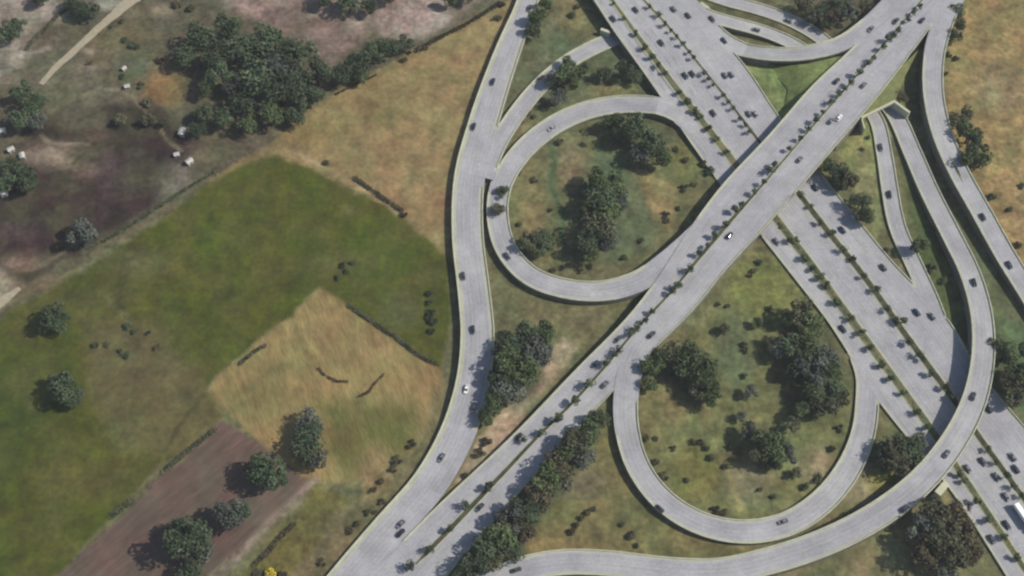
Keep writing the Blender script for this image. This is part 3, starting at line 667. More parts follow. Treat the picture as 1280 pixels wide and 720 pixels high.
q = [P(*t) for t in bk]; mb = MB(); mb.v = [tuple(v) for v in q]; mb.f = [(0,8,1),(8,6,1),(8,7,6),(1,6,5),(1,5,2),(2,5,4),(2,4,3)]; mb.m = [0]*7
tag(mb.build('earth_bank', material('bank_grass', alb(122, 136, 80), 0.4, 0.13, .42), smooth=True), kind='structure')
def wall_thing(name, label, pts, th, z0, zs, cat='wall'):
    q = [P(x, y, zs) for x, y in pts]; base = q[0].copy(); base[2] = 0; mb = MB()
    for p0, p1 in zip(q[:-1], q[1:]): mb.wallseg(p0 - base, p1 - base, th, z0, zs)
    o = mb.build(name, M['portal']); o.location = base.tolist(); tag(o, label, cat)
wall_thing('wing_wall', 'short pale wing wall where the link ramp slips under the highway', [(751,36),(763,40)], 1.6, -0.4, 3.6)
wall_thing('wing_wall', 'bright pale wing wall at the top edge beside the highway', [(876,3),(886,10)], 1.4, -0.4, 4.0)
wall_thing('abutment_wall', 'broad pale abutment wall below the flyover beside the highway', [(1172,617),(1184,603)], 3.0, -0.4, 4.4)

# ------------------------------------------------------------------ trees
def crown_mesh(name, seed, mat, lobes=11, leaves=1500, flat=0.8, leaf=0.15, spread=0.62, inner=0.25):
    rs = np.random.RandomState(seed); Ls = []
    for k in range(lobes):
        a = rs.rand() * 6.283; rr = spread * math.sqrt(rs.rand()); Ls.append((rr*math.cos(a), rr*math.sin(a), (rs.rand()-.45)*flat*0.9*(1-rr*0.6), 0.26 + 0.24*rs.rand()))
    V, F = [], []
    for i in range(leaves):
        x, y, z, r = Ls[rs.randint(lobes)]
        d = rs.normal(size=3); d /= np.linalg.norm(d); rad = r * (1 - inner * rs.rand() ** 1.5) * (1 + 0.16 * rs.normal() * (rs.rand() < .25))
        p = np.array([x, y, z]) + d * rad * np.array([1, 1, flat])
        nrm = d * 0.7 + rs.normal(size=3) * 0.5 + np.array([0, 0, 0.35]); nrm /= np.linalg.norm(nrm)
        u = np.cross(nrm, rs.normal(size=3)); u /= np.linalg.norm(u); v = np.cross(nrm, u)
        s1 = leaf * (0.5 + 0.8 * rs.rand()); s2 = s1 * (0.5 + 0.5 * rs.rand()); b = len(V)
        V += [tuple(p - u*s1*.5), tuple(p - v*s2*.5 + nrm*s1*.08), tuple(p + u*s1*.5), tuple(p + v*s2*.5 + nrm*s1*.08)]; F.append((b, b+1, b+2, b+3))
    me = bpy.data.meshes.new(name); me.from_pydata(V, [], F); me.materials.append(mat); me.update(); return me
def trunk_mesh(name, seed):
    rs = np.random.RandomState(seed); mb = MB()
    mb.tube([(0,0,-1.6), (0.02,0.01,-1.0), (0.03,-.02,-0.45), (0,0,0.1)], [0.085, 0.06, 0.05, 0.02], 7)
    for k in range(5):
        a = k * 1.256 + rs.rand(); L = 0.42 + 0.2*rs.rand()
        mb.tube([(0.01,0,-0.75 + 0.08*k), (L*.5*math.cos(a), L*.5*math.sin(a), -0.35 + 0.08*k), (L*math.cos(a), L*math.sin(a), 0.0 + .05*k)], [0.035, 0.022, 0.008], 5)
    me = bpy.data.meshes.new(name); me.from_pydata(mb.v, [], mb.f); me.materials.append(M['bark']); me.update(); return me
CROWNS = {}
for kd in ('dark', 'mid', 'olive', 'brown', 'grey', 'yellow'):
    CROWNS[kd] = [crown_mesh('crown', 100 + 17*s + len(kd), M['leaf_' + kd], lobes=9 + 2*s, leaves=1500) for s in range(4)]
CROWNS_SMALL = {kd: [crown_mesh('crown', 900 + 13*s + len(kd), M['leaf_' + kd], lobes=6, leaves=300, leaf=0.27, spread=0.5) for s in range(3)] for kd in ('dark', 'mid', 'olive', 'brown', 'grey', 'yellow')}
BUSHES = {kd: [crown_mesh('shrub', 500 + 11*s + len(kd), M['leaf_' + kd], lobes=7, leaves=420, flat=0.55, leaf=0.24) for s in range(3)] for kd in ('dark', 'mid', 'olive', 'brown', 'grey', 'yellow')}
TRUNKS = [trunk_mesh('trunk', s) for s in range(4)]
ORD = ['first','second','third','fourth','fifth','sixth','seventh','eighth','ninth','tenth','eleventh','twelfth','thirteenth','fourteenth','fifteenth','sixteenth','seventeenth','eighteenth','nineteenth','twentieth']
ORD += ['twenty-' + o for o in ORD[:9]] + ['thirtieth'] + ['thirty-' + o for o in ORD[:9]] + ['fortieth'] + ['forty-' + o for o in ORD[:9]]
def surface_z(px, py, default=0.0):
    best = None
    for r in ROADS:
        for i in np.argsort(np.hypot(r.px[:, 0]-px, r.px[:, 1]-py))[:1]:
            p = P(px, py, r.c[i, 2]); ok = r.hit(p[0], p[1], p[2], 0.0, 3)
            if ok[0] and (best is None or r.c[i, 2] > best): best = r.zat(p[0], p[1])
    return default if best is None else best
def place_tree(px, py, rpx, kd, zbase=0.0, small=False, tall=1.0):
    rm = rpx * MPP * 1.12
    hc = rm * 1.08 * tall + 0.2                     # crown centre above the ground
    p = P(px, py, zbase + hc * 0.95)
    root = empty('tree', (p[0], p[1], zbase - (0.15 if zbase < 0.05 else 0)))
    cr = bpy.data.objects.new('crown', random.choice((CROWNS_SMALL if small else CROWNS)[kd])); C.objects.link(cr); cr.parent = root
    cr.location = (0, 0, hc); s = rm * random.uniform(0.95, 1.12); cr.scale = (s, s * random.uniform(0.88, 1.1), s * random.uniform(0.85, 1.1)); cr.rotation_euler = (0, 0, random.random() * 6.28)
    tr = bpy.data.objects.new('trunk', random.choice(TRUNKS)); C.objects.link(tr); tr.parent = root
    tr.location = (0, 0, hc); tr.scale = (rm * 0.95, rm * 0.95, hc / 1.6 * 1.02); tr.rotation_euler = (0, 0, random.random() * 6.28)
    return root
def place_bush(px, py, rpx, kd, zbase=0.0):
    rm = rpx * MPP * 1.1; p = P(px, py, zbase + rm * 0.4)
    o = bpy.data.objects.new('shrub', random.choice(BUSHES[kd])); C.objects.link(o)
    o.location = (p[0], p[1], zbase + rm * 0.42); o.scale = (rm, rm * random.uniform(.8, 1.15), rm * random.uniform(.9, 1.2)); o.rotation_euler = (0, 0, random.random() * 6.28)
    return o
def size_word(r): return 'large' if r >= 24 else 'medium' if r >= 16 else 'small'
COLW = {'dark': 'dark green', 'mid': 'green', 'olive': 'olive green', 'brown': 'brownish', 'grey': 'grey-green', 'yellow': 'bright yellow'}
def cluster(items, place, group, axis_='x', kind='tree', default='dark', zb=0.0, small=False, rev=False, tall=1.0):
    its = sorted(items, key=lambda t: (t[0] if axis_ == 'x' else t[1]), reverse=rev)
    end = {('x', 0): 'left', ('x', 1): 'right', ('y', 0): 'top', ('y', 1): 'bottom'}[(axis_, int(rev))]
    for k, t in enumerate(its):
        px, py, rp = t[:3]; kd = t[3] if len(t) > 3 else default
        if len(t) == 3 and kind == 'tree' and not small and px > 600: kd = random.choice(['dark', 'dark', 'dark', 'mid', 'mid', 'olive'])
        z = surface_z(px, py) if zb == 'road' else zb
        o = place_tree(px, py, rp, kd, z, small, tall) if kind == 'tree' else place_bush(px, py, rp, kd, z)
        word = 'tree' if kind == 'tree' else 'shrub'
        sz = size_word(rp) if kind == 'tree' else 'low'
        lab = f'{sz} {COLW[kd]} {word} {place}' if len(its) == 1 else f'{COLW[kd]} {word} {place}, {ORD[k]} from the {end}'
        if len(lab.split()) > 16: print('LONG', lab)
        tag(o, lab, word, group)
T = 'trees of the woods and verges'; S = 'shrubs scattered over the verges'
wood = [(250,48,22),(232,66,17),(285,34,20),(302,62,23),(335,52,24),(370,66,25),(396,92,20),(276,92,20),(320,96,25),(356,112,25),(386,122,19),(300,126,19),(255,112,13,'mid'),(338,145,18,'mid'),(257,142,14),(246,163,12),(278,148,14),(312,152,15,'mid'),(372,142,15),(345,82,22,'grey'),(270,70,20),(322,128,15,'grey'),(292,108,14,'grey'),(362,90,15,'grey')]
cluster(wood, 'in the dense wood above the green field', T)
cluster([(428,92,15),(445,80,17),(466,68,17),(486,60,16),(505,52,13),(455,96,11,'mid')], 'in the tree belt beside the wood', T)
cluster([(408,-4,14),(436,2,17),(462,8,13),(487,-5,12)], 'in the clump above the bare soil', T)
cluster([(562,-2,13,'mid'),(585,-4,11,'mid')], 'on the top edge beside the dry field', T)
cluster([(8,38,17),(24,30,12)], 'on bare soil in the top left corner', T)
cluster([(98,10,13),(112,14,12),(88,4,10)], 'beside the start of the pale dirt track', T)
cluster([(50,-3,13)], 'at the top edge over pale bare soil', T)
cluster([(30,112,15),(38,130,17),(24,148,17),(46,150,14,'grey')], 'at the lower end of the dirt track', T, 'y')
cluster([(16,210,20),(34,222,17),(8,226,17)], 'beside the white sheds', T)
cluster([(100,292,19,'grey')], 'standing alone in the burnt brown field', T)
cluster([(150,148,9,'olive'),(185,150,9,'olive'),(205,153,7,'olive')], 'on the upper rim of the burnt field', T)
cluster([(68,392,17),(56,405,12),(76,402,13)], 'on the green field near the pale track end', T)
cluster([(80,482,19),(90,495,13),(70,475,13)], 'isolated on the green field', T)
cluster([(236,676,27),(226,665,17),(248,688,18,'grey')], 'at the foot of the ploughed strip', T)
cluster([(286,642,19,'grey'),(300,640,14)], 'halfway along the ploughed strip', T)
cluster([(332,592,21),(322,588,14),(346,600,13)], 'at the upper end of the ploughed strip', T)
cluster([(386,526,15,'grey'),(388,546,18),(380,562,17),(396,575,13,'grey')], 'at the lower corner of the stubble field', T, 'y')
cluster([(236,722,18)], 'cut by the bottom edge below the ploughed strip', T)
cluster([(660,418,17),(684,414,15,'mid'),(640,432,19),(668,442,20,'grey'),(632,456,19),(655,466,21),(678,430,14),(622,480,18),(640,490,19,'grey'),(618,505,16),(608,520,12),(642,445,16),(628,440,12,'grey')], 'between the outer left ramp and the overpass road', T, 'y')
cluster([(674,22,15,'mid'),(668,36,12),(682,5,11,'mid')], 'beside the top of the outer left ramp', T, 'y')
cluster([(704,92,17),(716,102,14),(692,98,13,'grey'),(712,76,11),(730,88,13,'mid'),(698,122,12,'grey')], 'beside the ramp slipping under the highway', T)
cluster([(756,92,11),(780,88,14),(795,96,10)], 'in the shade of the highway wall', T)
cluster([(765,152,14),(790,160,20),(815,178,21),(826,194,17),(800,192,15,'grey'),(778,168,14)], 'in the upper grove within the left loop', T)
cluster([(748,222,17,'mid'),(768,232,18),(752,248,21),(738,258,15,'mid'),(765,268,20,'mid'),(748,282,21),(738,300,18),(758,300,17,'grey'),(736,318,13),(772,250,14,'grey')], 'in the central grove of the left loop', T, 'y')
cluster([(662,302,14),(676,298,14),(690,304,12,'mid'),(672,312,10)], 'in the lower left grove of the left loop', T)
cluster([(628,240,9),(624,262,11)], 'by the left edge of the loop road', T, 'y')
cluster([(1034,206,11),(1048,214,15),(1062,228,14,'brown'),(1052,228,12)], 'just below the overpass beside the highway', T)
cluster([(1076,252,13),(1084,268,12),(1072,268,10,'olive')], 'on the grass beside the highway past the overpass', T, 'y')
cluster([(1127,122,10,'brown')], 'above the pale underpass portal', T)
cluster([(1148,306,13)], 'between the two right ramps', T)
cluster([(1202,152,13),(1212,168,17),(1222,182,18),(1212,196,17),(1228,200,14,'mid'),(1208,140,11,'brown')], 'in the grove beside the outer right ramp', T, 'y')
cluster([(1196,12,11),(1200,28,12),(1192,44,11)], 'at the top beside the overpass road', T, 'y')
cluster([(1244,428,12),(1258,442,15),(1272,462,18,'mid'),(1262,478,15,'brown'),(1280,484,17),(1280,440,12,'mid'),(1270,500,13)], 'right of the sweeping ramp', T, 'y')
cluster([(1000,390,17),(984,396,13,'mid'),(1012,408,17),(988,430,16),(1006,438,19),(1028,444,18,'grey'),(1018,462,20,'grey'),(1040,466,16,'mid'),(1002,462,16),(1034,486,18),(1050,498,13,'olive'),(1030,508,16),(1016,490,15),(972,436,12,'grey')], 'in the wood within the lower loop', T, 'y')
cluster([(940,540,13,'grey'),(958,545,19),(972,560,17),(950,566,14),(986,570,12,'grey'),(965,578,10)], 'in the middle grove of the lower loop', T)
cluster([(840,440,15),(858,444,18),(876,456,19),(862,464,16),(884,478,18),(892,496,14),(872,490,13,'olive'),(826,450,13)], 'in the left grove of the lower loop', T)
cluster([(812,460,12,'mid'),(812,482,10,'mid')], 'where the lower loop leaves the overpass road', T, 'y')
cluster([(905,410,7,'olive'),(948,402,7,'mid'),(962,425,8,'olive'),(925,520,7,'grey'),(990,530,10,'olive'),(1004,512,12,'mid'),(995,590,7,'olive')], 'scattered over the lower loop lawn', T)
cluster([(940,490,9,'grey')], 'alone at the centre of the lower loop', T)
row = [(748,526,14,'mid'),(738,540,17,'mid'),(722,552,19),(728,572,15,'grey'),(708,566,17,'mid'),(696,584,19,'brown'),(680,598,19),(700,604,15,'olive'),(672,618,17,'brown'),(656,634,18),(676,634,13,'olive'),(640,650,19,'grey'),(624,668,19),(652,668,15,'brown'),(640,684,15),(606,686,18),(618,700,14,'olive'),(592,706,16),(580,722,14)]
cluster(row, 'in the long tree belt below the overpass road', T, 'y')
cluster([(1104,564,12),(1120,558,16,'olive'),(1136,562,16),(1124,578,16,'olive'),(1148,552,11,'grey'),(1110,580,10,'grey')], 'between the lower loop and the highway', T)
cluster([(1170,640,20,'olive'),(1192,644,19,'brown'),(1152,662,19,'grey'),(1178,668,22,'olive'),(1204,668,18,'brown'),(1160,690,19,'brown'),(1190,694,20,'olive'),(1214,694,14,'brown'),(1180,714,16,'grey')], 'in the dense clump under the flyover', T, 'y')
cluster([(1004,4,13,'olive'),(1024,12,13),(1042,20,13,'brown'),(1034,32,9),(1062,16,13,'grey'),(1080,6,12,'olive'),(1014,22,9,'grey'),(1050,0,12)], 'in the scrub above the link roads', T)
# shrubs
cluster([(536,366,5),(536,378,5),(538,390,6),(542,402,6),(540,414,5),(535,398,4)], 'in the short row at the green field corner', S, 'y', 'shrub')
cluster([(515,555,6,'brown'),(497,575,7,'brown'),(492,586,6,'brown'),(477,602,5,'brown'),(467,612,5,'brown'),(478,627,5,'brown'),(447,654,5,'brown'),(438,663,6,'brown'),(460,640,5,'olive'),(403,703,5,'brown'),(470,640,4,'brown')], 'on the dry verge by the outer left ramp', S, 'y', 'shrub')
cluster([(608,552,7,'brown'),(600,566,8,'brown'),(581,594,5,'olive')], 'on the pale soil wedge between the merging roads', S, 'y', 'shrub')
cluster([(715,18,7,'olive'),(722,8,5,'olive')], 'on the dry grass left of the highway top', S, 'x', 'shrub')
cluster([(668,225,5,'brown'),(692,337,5,'olive'),(704,334,4,'olive'),(726,338,5,'olive'),(738,332,5,'olive'),(833,268,6,'olive'),(834,276,5,'olive'),(848,261,4),(856,234,7,'olive'),(868,230,5,'olive'),(886,214,8),(880,204,6,'mid'),(858,200,6,'olive'),(700,178,6,'olive'),(648,215,5),(650,280,5,'olive'),(688,262,4),(712,230,4,'olive'),(722,275,5,'mid'),(802,300,5,'olive'),(780,322,5,'mid'),(846,186,5,'olive'),(730,180,5,'olive')], 'on the grass within the left loop', S, 'x', 'shrub')
cluster([(660,142,5,'brown'),(668,146,4,'olive'),(680,132,5,'brown'),(652,152,5,'olive')], 'between the left loop and its neighbouring ramp', S, 'x', 'shrub')
cluster([(942,338,5,'olive'),(950,328,5),(938,344,4,'olive'),(910,382,4,'olive'),(898,380,4,'olive'),(930,430,6,'brown'),(932,438,5,'brown')], 'on the olive slope right of the overpass road', S, 'x', 'shrub')
cluster([(866,552,5,'brown'),(876,553,5,'brown'),(884,560,5,'olive'),(890,572,6,'olive'),(907,583,5,'olive'),(820,577,6,'olive'),(830,596,7,'olive'),(895,637,6,'brown'),(905,640,5,'brown'),(808,548,6,'brown'),(1022,600,6,'olive'),(1006,608,6,'olive'),(1024,595,5,'olive'),(820,548,4,'olive'),(842,560,4,'olive'),(950,612,4,'olive'),(968,620,5,'olive'),(1040,560,6,'olive'),(1050,535,6,'olive'),(912,560,4,'brown'),(860,600,4,'olive'),(962,385,5,'olive'),(930,470,5)], 'on the grass within the lower loop', S, 'x', 'shrub')
cluster([(714,664,6,'brown'),(720,656,5,'brown'),(727,648,5,'brown'),(735,641,5,'brown'),(742,636,4,'olive'),(790,670,6,'olive'),(796,682,4,'olive'),(778,656,4,'olive')], 'on the dry grass below the lower loop', S, 'x', 'shrub')
cluster([(976,702,7),(990,694,7,'olive'),(1003,690,8),(1016,684,8),(1030,672,8,'brown'),(1040,666,8),(1052,660,9),(1066,650,9),(1080,642,9),(1094,632,8),(1108,620,8)], 'in the dark row along the sweeping ramp', S, 'x', 'shrub')
cluster([(1186,68,5,'brown'),(1195,73,5,'brown'),(1183,92,4,'olive'),(1240,246,6,'olive'),(1262,262,5,'brown'),(1274,306,6,'brown'),(1278,232,5,'olive')], 'on the dry field by the outer right ramp', S, 'y', 'shrub')
cluster([(1078,186,4,'olive'),(1086,172,4,'olive'),(1108,312,5,'brown'),(1168,285,6),(1165,335,7,'olive'),(1180,350,6,'mid')], 'on the grass around the two right ramps', S, 'y', 'shrub')
cluster([(160,408,6),(168,414,5),(120,431,5),(134,430,5,'olive'),(158,443,6),(150,438,4),(196,434,5,'brown'),(185,416,4)], 'on the worn patch of the green field', S, 'x', 'shrub')
cluster([(112,78,5,'brown'),(152,26,5,'olive'),(155,50,5),(166,56,6),(172,58,5),(200,75,6,'brown'),(152,96,5),(176,106,6,'olive'),(184,128,8,'olive'),(206,152,6),(222,5,8,'brown'),(240,10,8,'brown'),(140,32,5,'olive')], 'on the scrubland beside the dirt track', S, 'x', 'shrub')
cluster([(428,332,5),(434,338,5,'mid'),(440,328,4,'mid'),(422,347,4,'mid')], 'in the middle of the green field', S, 'x', 'shrub')
cluster([(506,74,6,'brown'),(512,66,4,'brown'),(524,61,6,'brown'),(532,60,5,'brown'),(622,22,7,'brown'),(628,5,6,'brown'),(408,203,5,'brown'),(505,268,5,'brown')], 'along the rim of the dry field', S, 'x', 'shrub')
cluster([(338,716,9,'yellow')], 'cut by the bottom edge of the olive strip', None, 'x', 'shrub')
cluster([(322,718,7,'olive'),(352,719,6,'brown')], 'next to the bright yellow shrub', S, 'x', 'shrub')
# planted medians
med2 = [(812,8,4),(824,18,5),(831,30,5),(838,38,4),(846,46,4),(855,54,5),(862,64,4),(867,72,4.5),(880,90,5),(886,98,4),(892,105,4),(904,118,5),(910,127,4),(916,135,4.5),(926,148,4.5),(932,156,4),(938,164,4.5),
        (1001,243,6),(1014,257,4.5),(1027,278,5.5),(1040,290,6),(1055,312,6),(1067,322,4.5),(1080,345,5),(1096,361,6),(1110,385,5.5),(1122,398,5),(1130,400,7),(1136,426,6),(1148,442,6),(1154,448,5),(1166,467,6),(1183,484,6),(1190,496,6),(1236,562,5),(1246,578,5),(1260,594,6),(1268,608,5),(1278,620,5)]
cluster(med2, 'on the right hand highway median', 'small trees on the right hand highway median', 'y', 'tree', 'dark', 'road', True)
med1 = [(767,4,3),(780,22,4),(795,41,5),(806,59,5.5),(816,70,5.5),(824,82,5.5),(832,90,4.5),(850,115,5),(860,126,6),(870,138,6),(876,145,4.5),(886,160,5.5),(896,173,5),(908,190,5),
        (974,283,6),(987,300,5.5),(997,300,5),(1007,322,6),(1018,335,6),(1026,345,6),(1034,356,5.5),(1047,377,6),(1063,397,6.5),(1077,417,6),(1089,434,6),(1102,456,6),(1114,473,6.5),(1130,490,5),(1146,515,6),(1161,533,6),(1200,592,6),(1206,600,5),(1222,626,6),(1237,649,6),(1255,671,5.5),(1272,696,6)]
cluster(med1, 'on the left hand highway median', 'small trees on the left hand highway median', 'y', 'tree', 'mid', 'road', True, tall=0.75)
med3 = [(1150,8,4),(1142,16,4),(1136,24,4),(1124,37,5),(1117,44,4),(1112,48,5.5),(1104,58,5),(1092,72,5),(1087,78,4),(1075,90,5.5),(1063,103,5),(1056,110,4),(1048,118,4),(1040,126,4.5),(1028,140,4),(1020,150,5),(1010,160,4.5),(1000,172,4.5),(986,186,4),(968,206,5),(964,212,5),(955,228,5),(944,240,4.5),(926,256,4.5),(920,262,5),(908,280,5.5),(895,294,5),(884,306,4),(876,316,5),(862,336,5.5),(846,356,5.5),(840,364,5),(815,388,4.5),(808,400,4),(795,410,5.5),(790,416,4.5),(773,436,5),(768,442,4.5),(758,452,5.5),(738,478,6.5),(718,500,6),(698,524,6.5),(678,540,4.5),(654,548,5),(610,608,6),(582,632,5.5),(562,662,5),(538,686,5),(512,708,6)]
cluster([(x, y, q * 1.2) for x, y, q in med3], 'on the overpass road median', 'small trees on the overpass road median', 'y', 'tree', 'dark', 'road', True)

# hedges and dead growth along field edges
def hedge(label, pts, wpx, kd='brown', h=1.4, on=None, group='hedges along the field edges', per=60):
    p = catmull([P(x, y, zval('B' if on is B else 'H', x, y) if on else 0) for x, y in pts]); n = max(4, int(np.sum(np.linalg.norm(np.diff(p[:, :2], axis=0), axis=1)) / 0.5)); c, L = resample(p, n)
    if on: c[:, 2] = [on.zat(x, y) + 0.15 for x, y, z in c]
    V, F = [], []; rs = np.random.RandomState(int(pts[0][0]) + 5); wm = wpx * MPP
    for i in range(int(L * per)):
        k = rs.randint(n); b = c[k].copy(); dens = 0.35 + 0.65 * abs(math.sin(k * 0.13 + pts[0][0])) 
        if rs.rand() > dens: continue
        a = rs.rand() * 6.28; rr = math.sqrt(rs.rand()); q = b + np.array([math.cos(a) * wm/2 * rr, math.sin(a) * wm/2 * rr, 0]); q[2] = rs.rand() * h * (1 - 0.5 * rr)
        nrm = rs.normal(size=3) + np.array([0, 0, .8]); nrm /= np.linalg.norm(nrm); u = np.cross(nrm, rs.normal(size=3)); u /= np.linalg.norm(u); v = np.cross(nrm, u); s = 0.22 + 0.22 * rs.rand()
        e = len(V); V += [tuple(q - u*s - c[0]), tuple(q - v*s*.7 - c[0]), tuple(q + u*s - c[0]), tuple(q + v*s*.7 - c[0])]; F.append((e, e+1, e+2, e+3))
    o = mesh_obj('hedge', V, F, M['leaf_' + kd]); o.location = c[0].tolist(); tag(o, label, 'hedge', group)
hedge('dark brown hedge along the pale line between green and dry fields', [(443,222),(465,238),(485,252),(502,263)], 7)
hedge('long thin brown hedge between bare soil and dry field', [(530,58),(552,46),(580,32),(600,20),(625,4)], 7)
hedge('dark hedge between green field corner and stubble field', [(436,382),(470,405),(500,425),(522,443),(548,456)], 6, 'olive')
hedge('dark hedge at the top left edge of the ploughed strip', [(204,590),(225,572),(245,556),(268,538)], 7, 'olive')
hedge('short dark hedge where the green field meets the ploughed strip', [(140,645),(152,636),(166,626)], 9, 'olive')
hedge('curved dark brown gully growth in the stubble field, left piece', [(398,461),(408,470),(420,476),(434,477)], 4, 'brown', 0.5, per=22)
hedge('straight dark brown gully growth in the stubble field, right piece', [(480,468),(468,480),(460,490),(448,496)], 4, 'brown', 0.5, per=22)
hedge('dark hedge left of the dirt track near bare soil', [(34,62),(44,48),(58,36),(72,20),(84,12)], 6, 'olive', 1.8)
hedge('thin hedge on the lower rim of the burnt field', [(110,312),(150,290),(185,268),(212,250),(240,232),(268,215)], 5, 'olive')
hedge('brown hedge on the left rim of the stubble field', [(300,455),(318,440),(332,432)], 5, 'olive')
hedge('dark brown hedge along the olive strip beside pale soil', [(368,655),(350,672),(335,690),(318,706)], 7, 'brown')
hedge('faint brown hedge below the tree belt by the wood', [(420,118),(440,108),(470,94)], 3, 'brown', .8)

hedge('low dark planting along the median of the diagonal overpass road', [t[:2] for t in mbm[1:]], 2.6, 'olive', 0.9, B, 'low planting on the medians', 20)
hedge('low dark planting along the right hand median of the highway', [t[:2] for t in m2[1:]], 3.2, 'olive', 0.8, H, 'low planting on the medians', 14)
hedge('low green planting along the left hand median of the highway', [t[:2] for t in m1[1:]], 5, 'mid', 0.8, H, 'low planting on the medians', 18)

# ------------------------------------------------------------------ sheds
M['shed'] = material('white_wall', (0.34, 0.33, 0.30), 0.1, 1, 5); M['shedroof'] = material('pale_sheet_roof', (0.40, 0.39, 0.36), 0.12, 1, 4, 0.5); M['door'] = material('dull_door', (0.12, 0.10, 0.08))
def make_shed():
    root = empty('shed'); mb = MB(); mb.box(-1.5, 1.5, -1.1, 1.1, -0.4, 2.1); mb.build('wall', M['shed'], root)
    mb = MB(); mb.add([(-1.8,-1.4,2.08),(1.8,-1.4,2.08),(1.8,1.4,2.08),(-1.8,1.4,2.08),(-1.8,0,2.65),(1.8,0,2.65)], [(0,1,5,4),(2,3,4,5),(0,4,3),(1,2,5),(0,3,2,1)]); mb.build('roof', M['shedroof'], root)
    mb = MB(); mb.box(-0.45, 0.45, -1.13, -1.1, 0, 1.9); mb.build('door', M['door'], root); return root
shed = make_shed()
sheds = [(3,164,1.0,.2,'white shed by the left edge below the track end'),(14,187,.95,.6,'left shed of the white pair over the dark clump'),(28,195,.95,1.9,'right shed of the white pair over the dark clump'),(5,242,1.0,.4,'white shed below the dark clump at the left edge'),
         (228,166,1.15,1.4,'tallest white shed just left of the wood'),(221,193,.8,.3,'small pale shed on grey soil below the wood'),(237,202,1.0,.8,'white shed nearest the green field corner'),(159,108,.8,.3,'pale shed in the scrub beside the orange patch'),(155,85,.7,.9,'tiny pale shed in the scrub above the orange patch')]
for k, (x, y, s, rz, lab) in enumerate(sheds):
    o = shed if k == 0 else copy_tree(shed); p = P(x, y, 1.2); o.location = (p[0], p[1], 0); o.rotation_euler = (0, 0, rz); o.scale = (s, s, s); tag(o, lab, 'shed', 'small white sheds on the scrubland')

# ------------------------------------------------------------------ vehicles
M['glass'] = material('car_glass', (0.02, 0.025, 0.03), 0.05, 1, 3, 0.12); M['tyre'] = material('tyre_rubber', (0.02, 0.02, 0.02), 0.1, 2, 6, 0.9)
M['lamp'] = material('lamp_lens', (0.7, 0.7, 0.65), 0.03, 1, 3, 0.2); M['tail'] = material('tail_lens', (0.35, 0.02, 0.02), 0.03, 1, 3, 0.3); M['rim'] = material('wheel_rim', (0.45, 0.45, 0.46), 0.05, 3, 9, 0.35, metal=0.8)
PAINTS = {'dark blue': (0.018, 0.026, 0.05), 'black': (0.014, 0.014, 0.016), 'dark grey': (0.05, 0.053, 0.058), 'grey': (0.14, 0.145, 0.15), 'white': (0.80, 0.80, 0.78), 'silver': (0.30, 0.31, 0.32)}
PM = {k: material(k.replace(' ', '_') + '_paint', v, 0.04, 1, 4, 0.3, coat=0.6) for k, v in PAINTS.items()}
def loft(sections, mi=0):
    mb = MB(); k = len(sections[0])
    for s in sections: mb.v += [tuple(v) for v in s]
    for a in range(len(sections) - 1):
        for j in range(k): mb.f.append((a*k+j, a*k+(j+1) % k, (a+1)*k+(j+1) % k, (a+1)*k+j)); mb.m.append(mi)
    mb.f.append(tuple(reversed(range(k)))); mb.f.append(tuple((len(sections)-1)*k + j for j in range(k))); mb.m += [mi, mi]; return mb
def make_car(col):
    root = empty('car')
    def sec(x, hw, z0, z1, r=0.12): return [(x,-hw+r,z0),(x,hw-r,z0),(x,hw,z0+r*1.5),(x,hw,z1-r*1.6),(x,hw-r*1.2,z1),(x,-hw+r*1.2,z1),(x,-hw,z1-r*1.6),(x,-hw,z0+r*1.5)]
    b = loft([sec(-2.2,.70,.38,.78), sec(-2.1,.84,.28,.95), sec(-1.3,.90,.22,.98), sec(0,.91,.22,.95), sec(1.0,.90,.22,.90), sec(1.9,.84,.25,.78), sec(2.2,.68,.36,.64)]); b.build('body', PM[col], root)
    g = loft([[(-1.85,-.66,.94),(-1.85,.66,.94),(-1.84,.64,.97),(-1.84,-.64,.97)], [(-1.25,-.76,.93),(-1.25,.76,.93),(-1.22,.60,1.36),(-1.22,-.60,1.36)], [(-.2,-.78,.92),(-.2,.78,.92),(-.2,.62,1.42),(-.2,-.62,1.42)], [(.45,-.77,.90),(.45,.77,.90),(.40,.60,1.38),(.40,-.60,1.38)], [(1.2,-.68,.86),(1.2,.68,.86),(1.18,.66,.90),(1.18,-.66,.90)]]); g.build('window', M['glass'], root)
    t = MB(); t.add([(-1.2,-.58,1.38),(.36,-.58,1.40),(.36,.58,1.40),(-1.2,.58,1.38),(-1.1,-.5,1.42),(-.2,-.55,1.46),(.3,-.5,1.42),(.3,.5,1.42),(-.2,.55,1.46),(-1.1,.5,1.42)], [(4,5,8,9),(5,6,7,8),(0,1,6,5,4),(1,2,7,6),(2,3,9,8,7),(3,0,4,9)]); t.build('roof', PM[col], root)
    for x in (-1.35, 1.38):
        for s in (-1, 1):
            m = MB(); m.tube([(x, s*.70, .33), (x, s*.93, .33)], [.33, .33], 14); m.f.append(tuple(range(14))); m.f.append(tuple(range(14, 28))); m.m += [0, 0]; wh = m.build('wheel', M['tyre'], root)
            m = MB(); m.tube([(x, s*.92, .33), (x, s*.945, .33)], [.2, .2], 10); m.f.append(tuple(range(10, 20))); m.m += [0]; m.build('rim', M['rim'], wh)
    for s in (-1, 1):
        m = MB(); m.box(2.02, 2.17, s*.62-.16, s*.62+.16, .58, .72); m.build('headlight', M['lamp'], root)
        m = MB(); m.box(-2.19, -2.08, s*.62-.16, s*.62+.16, .66, .82); m.build('taillight', M['tail'], root)
    return root
PROTO = {}
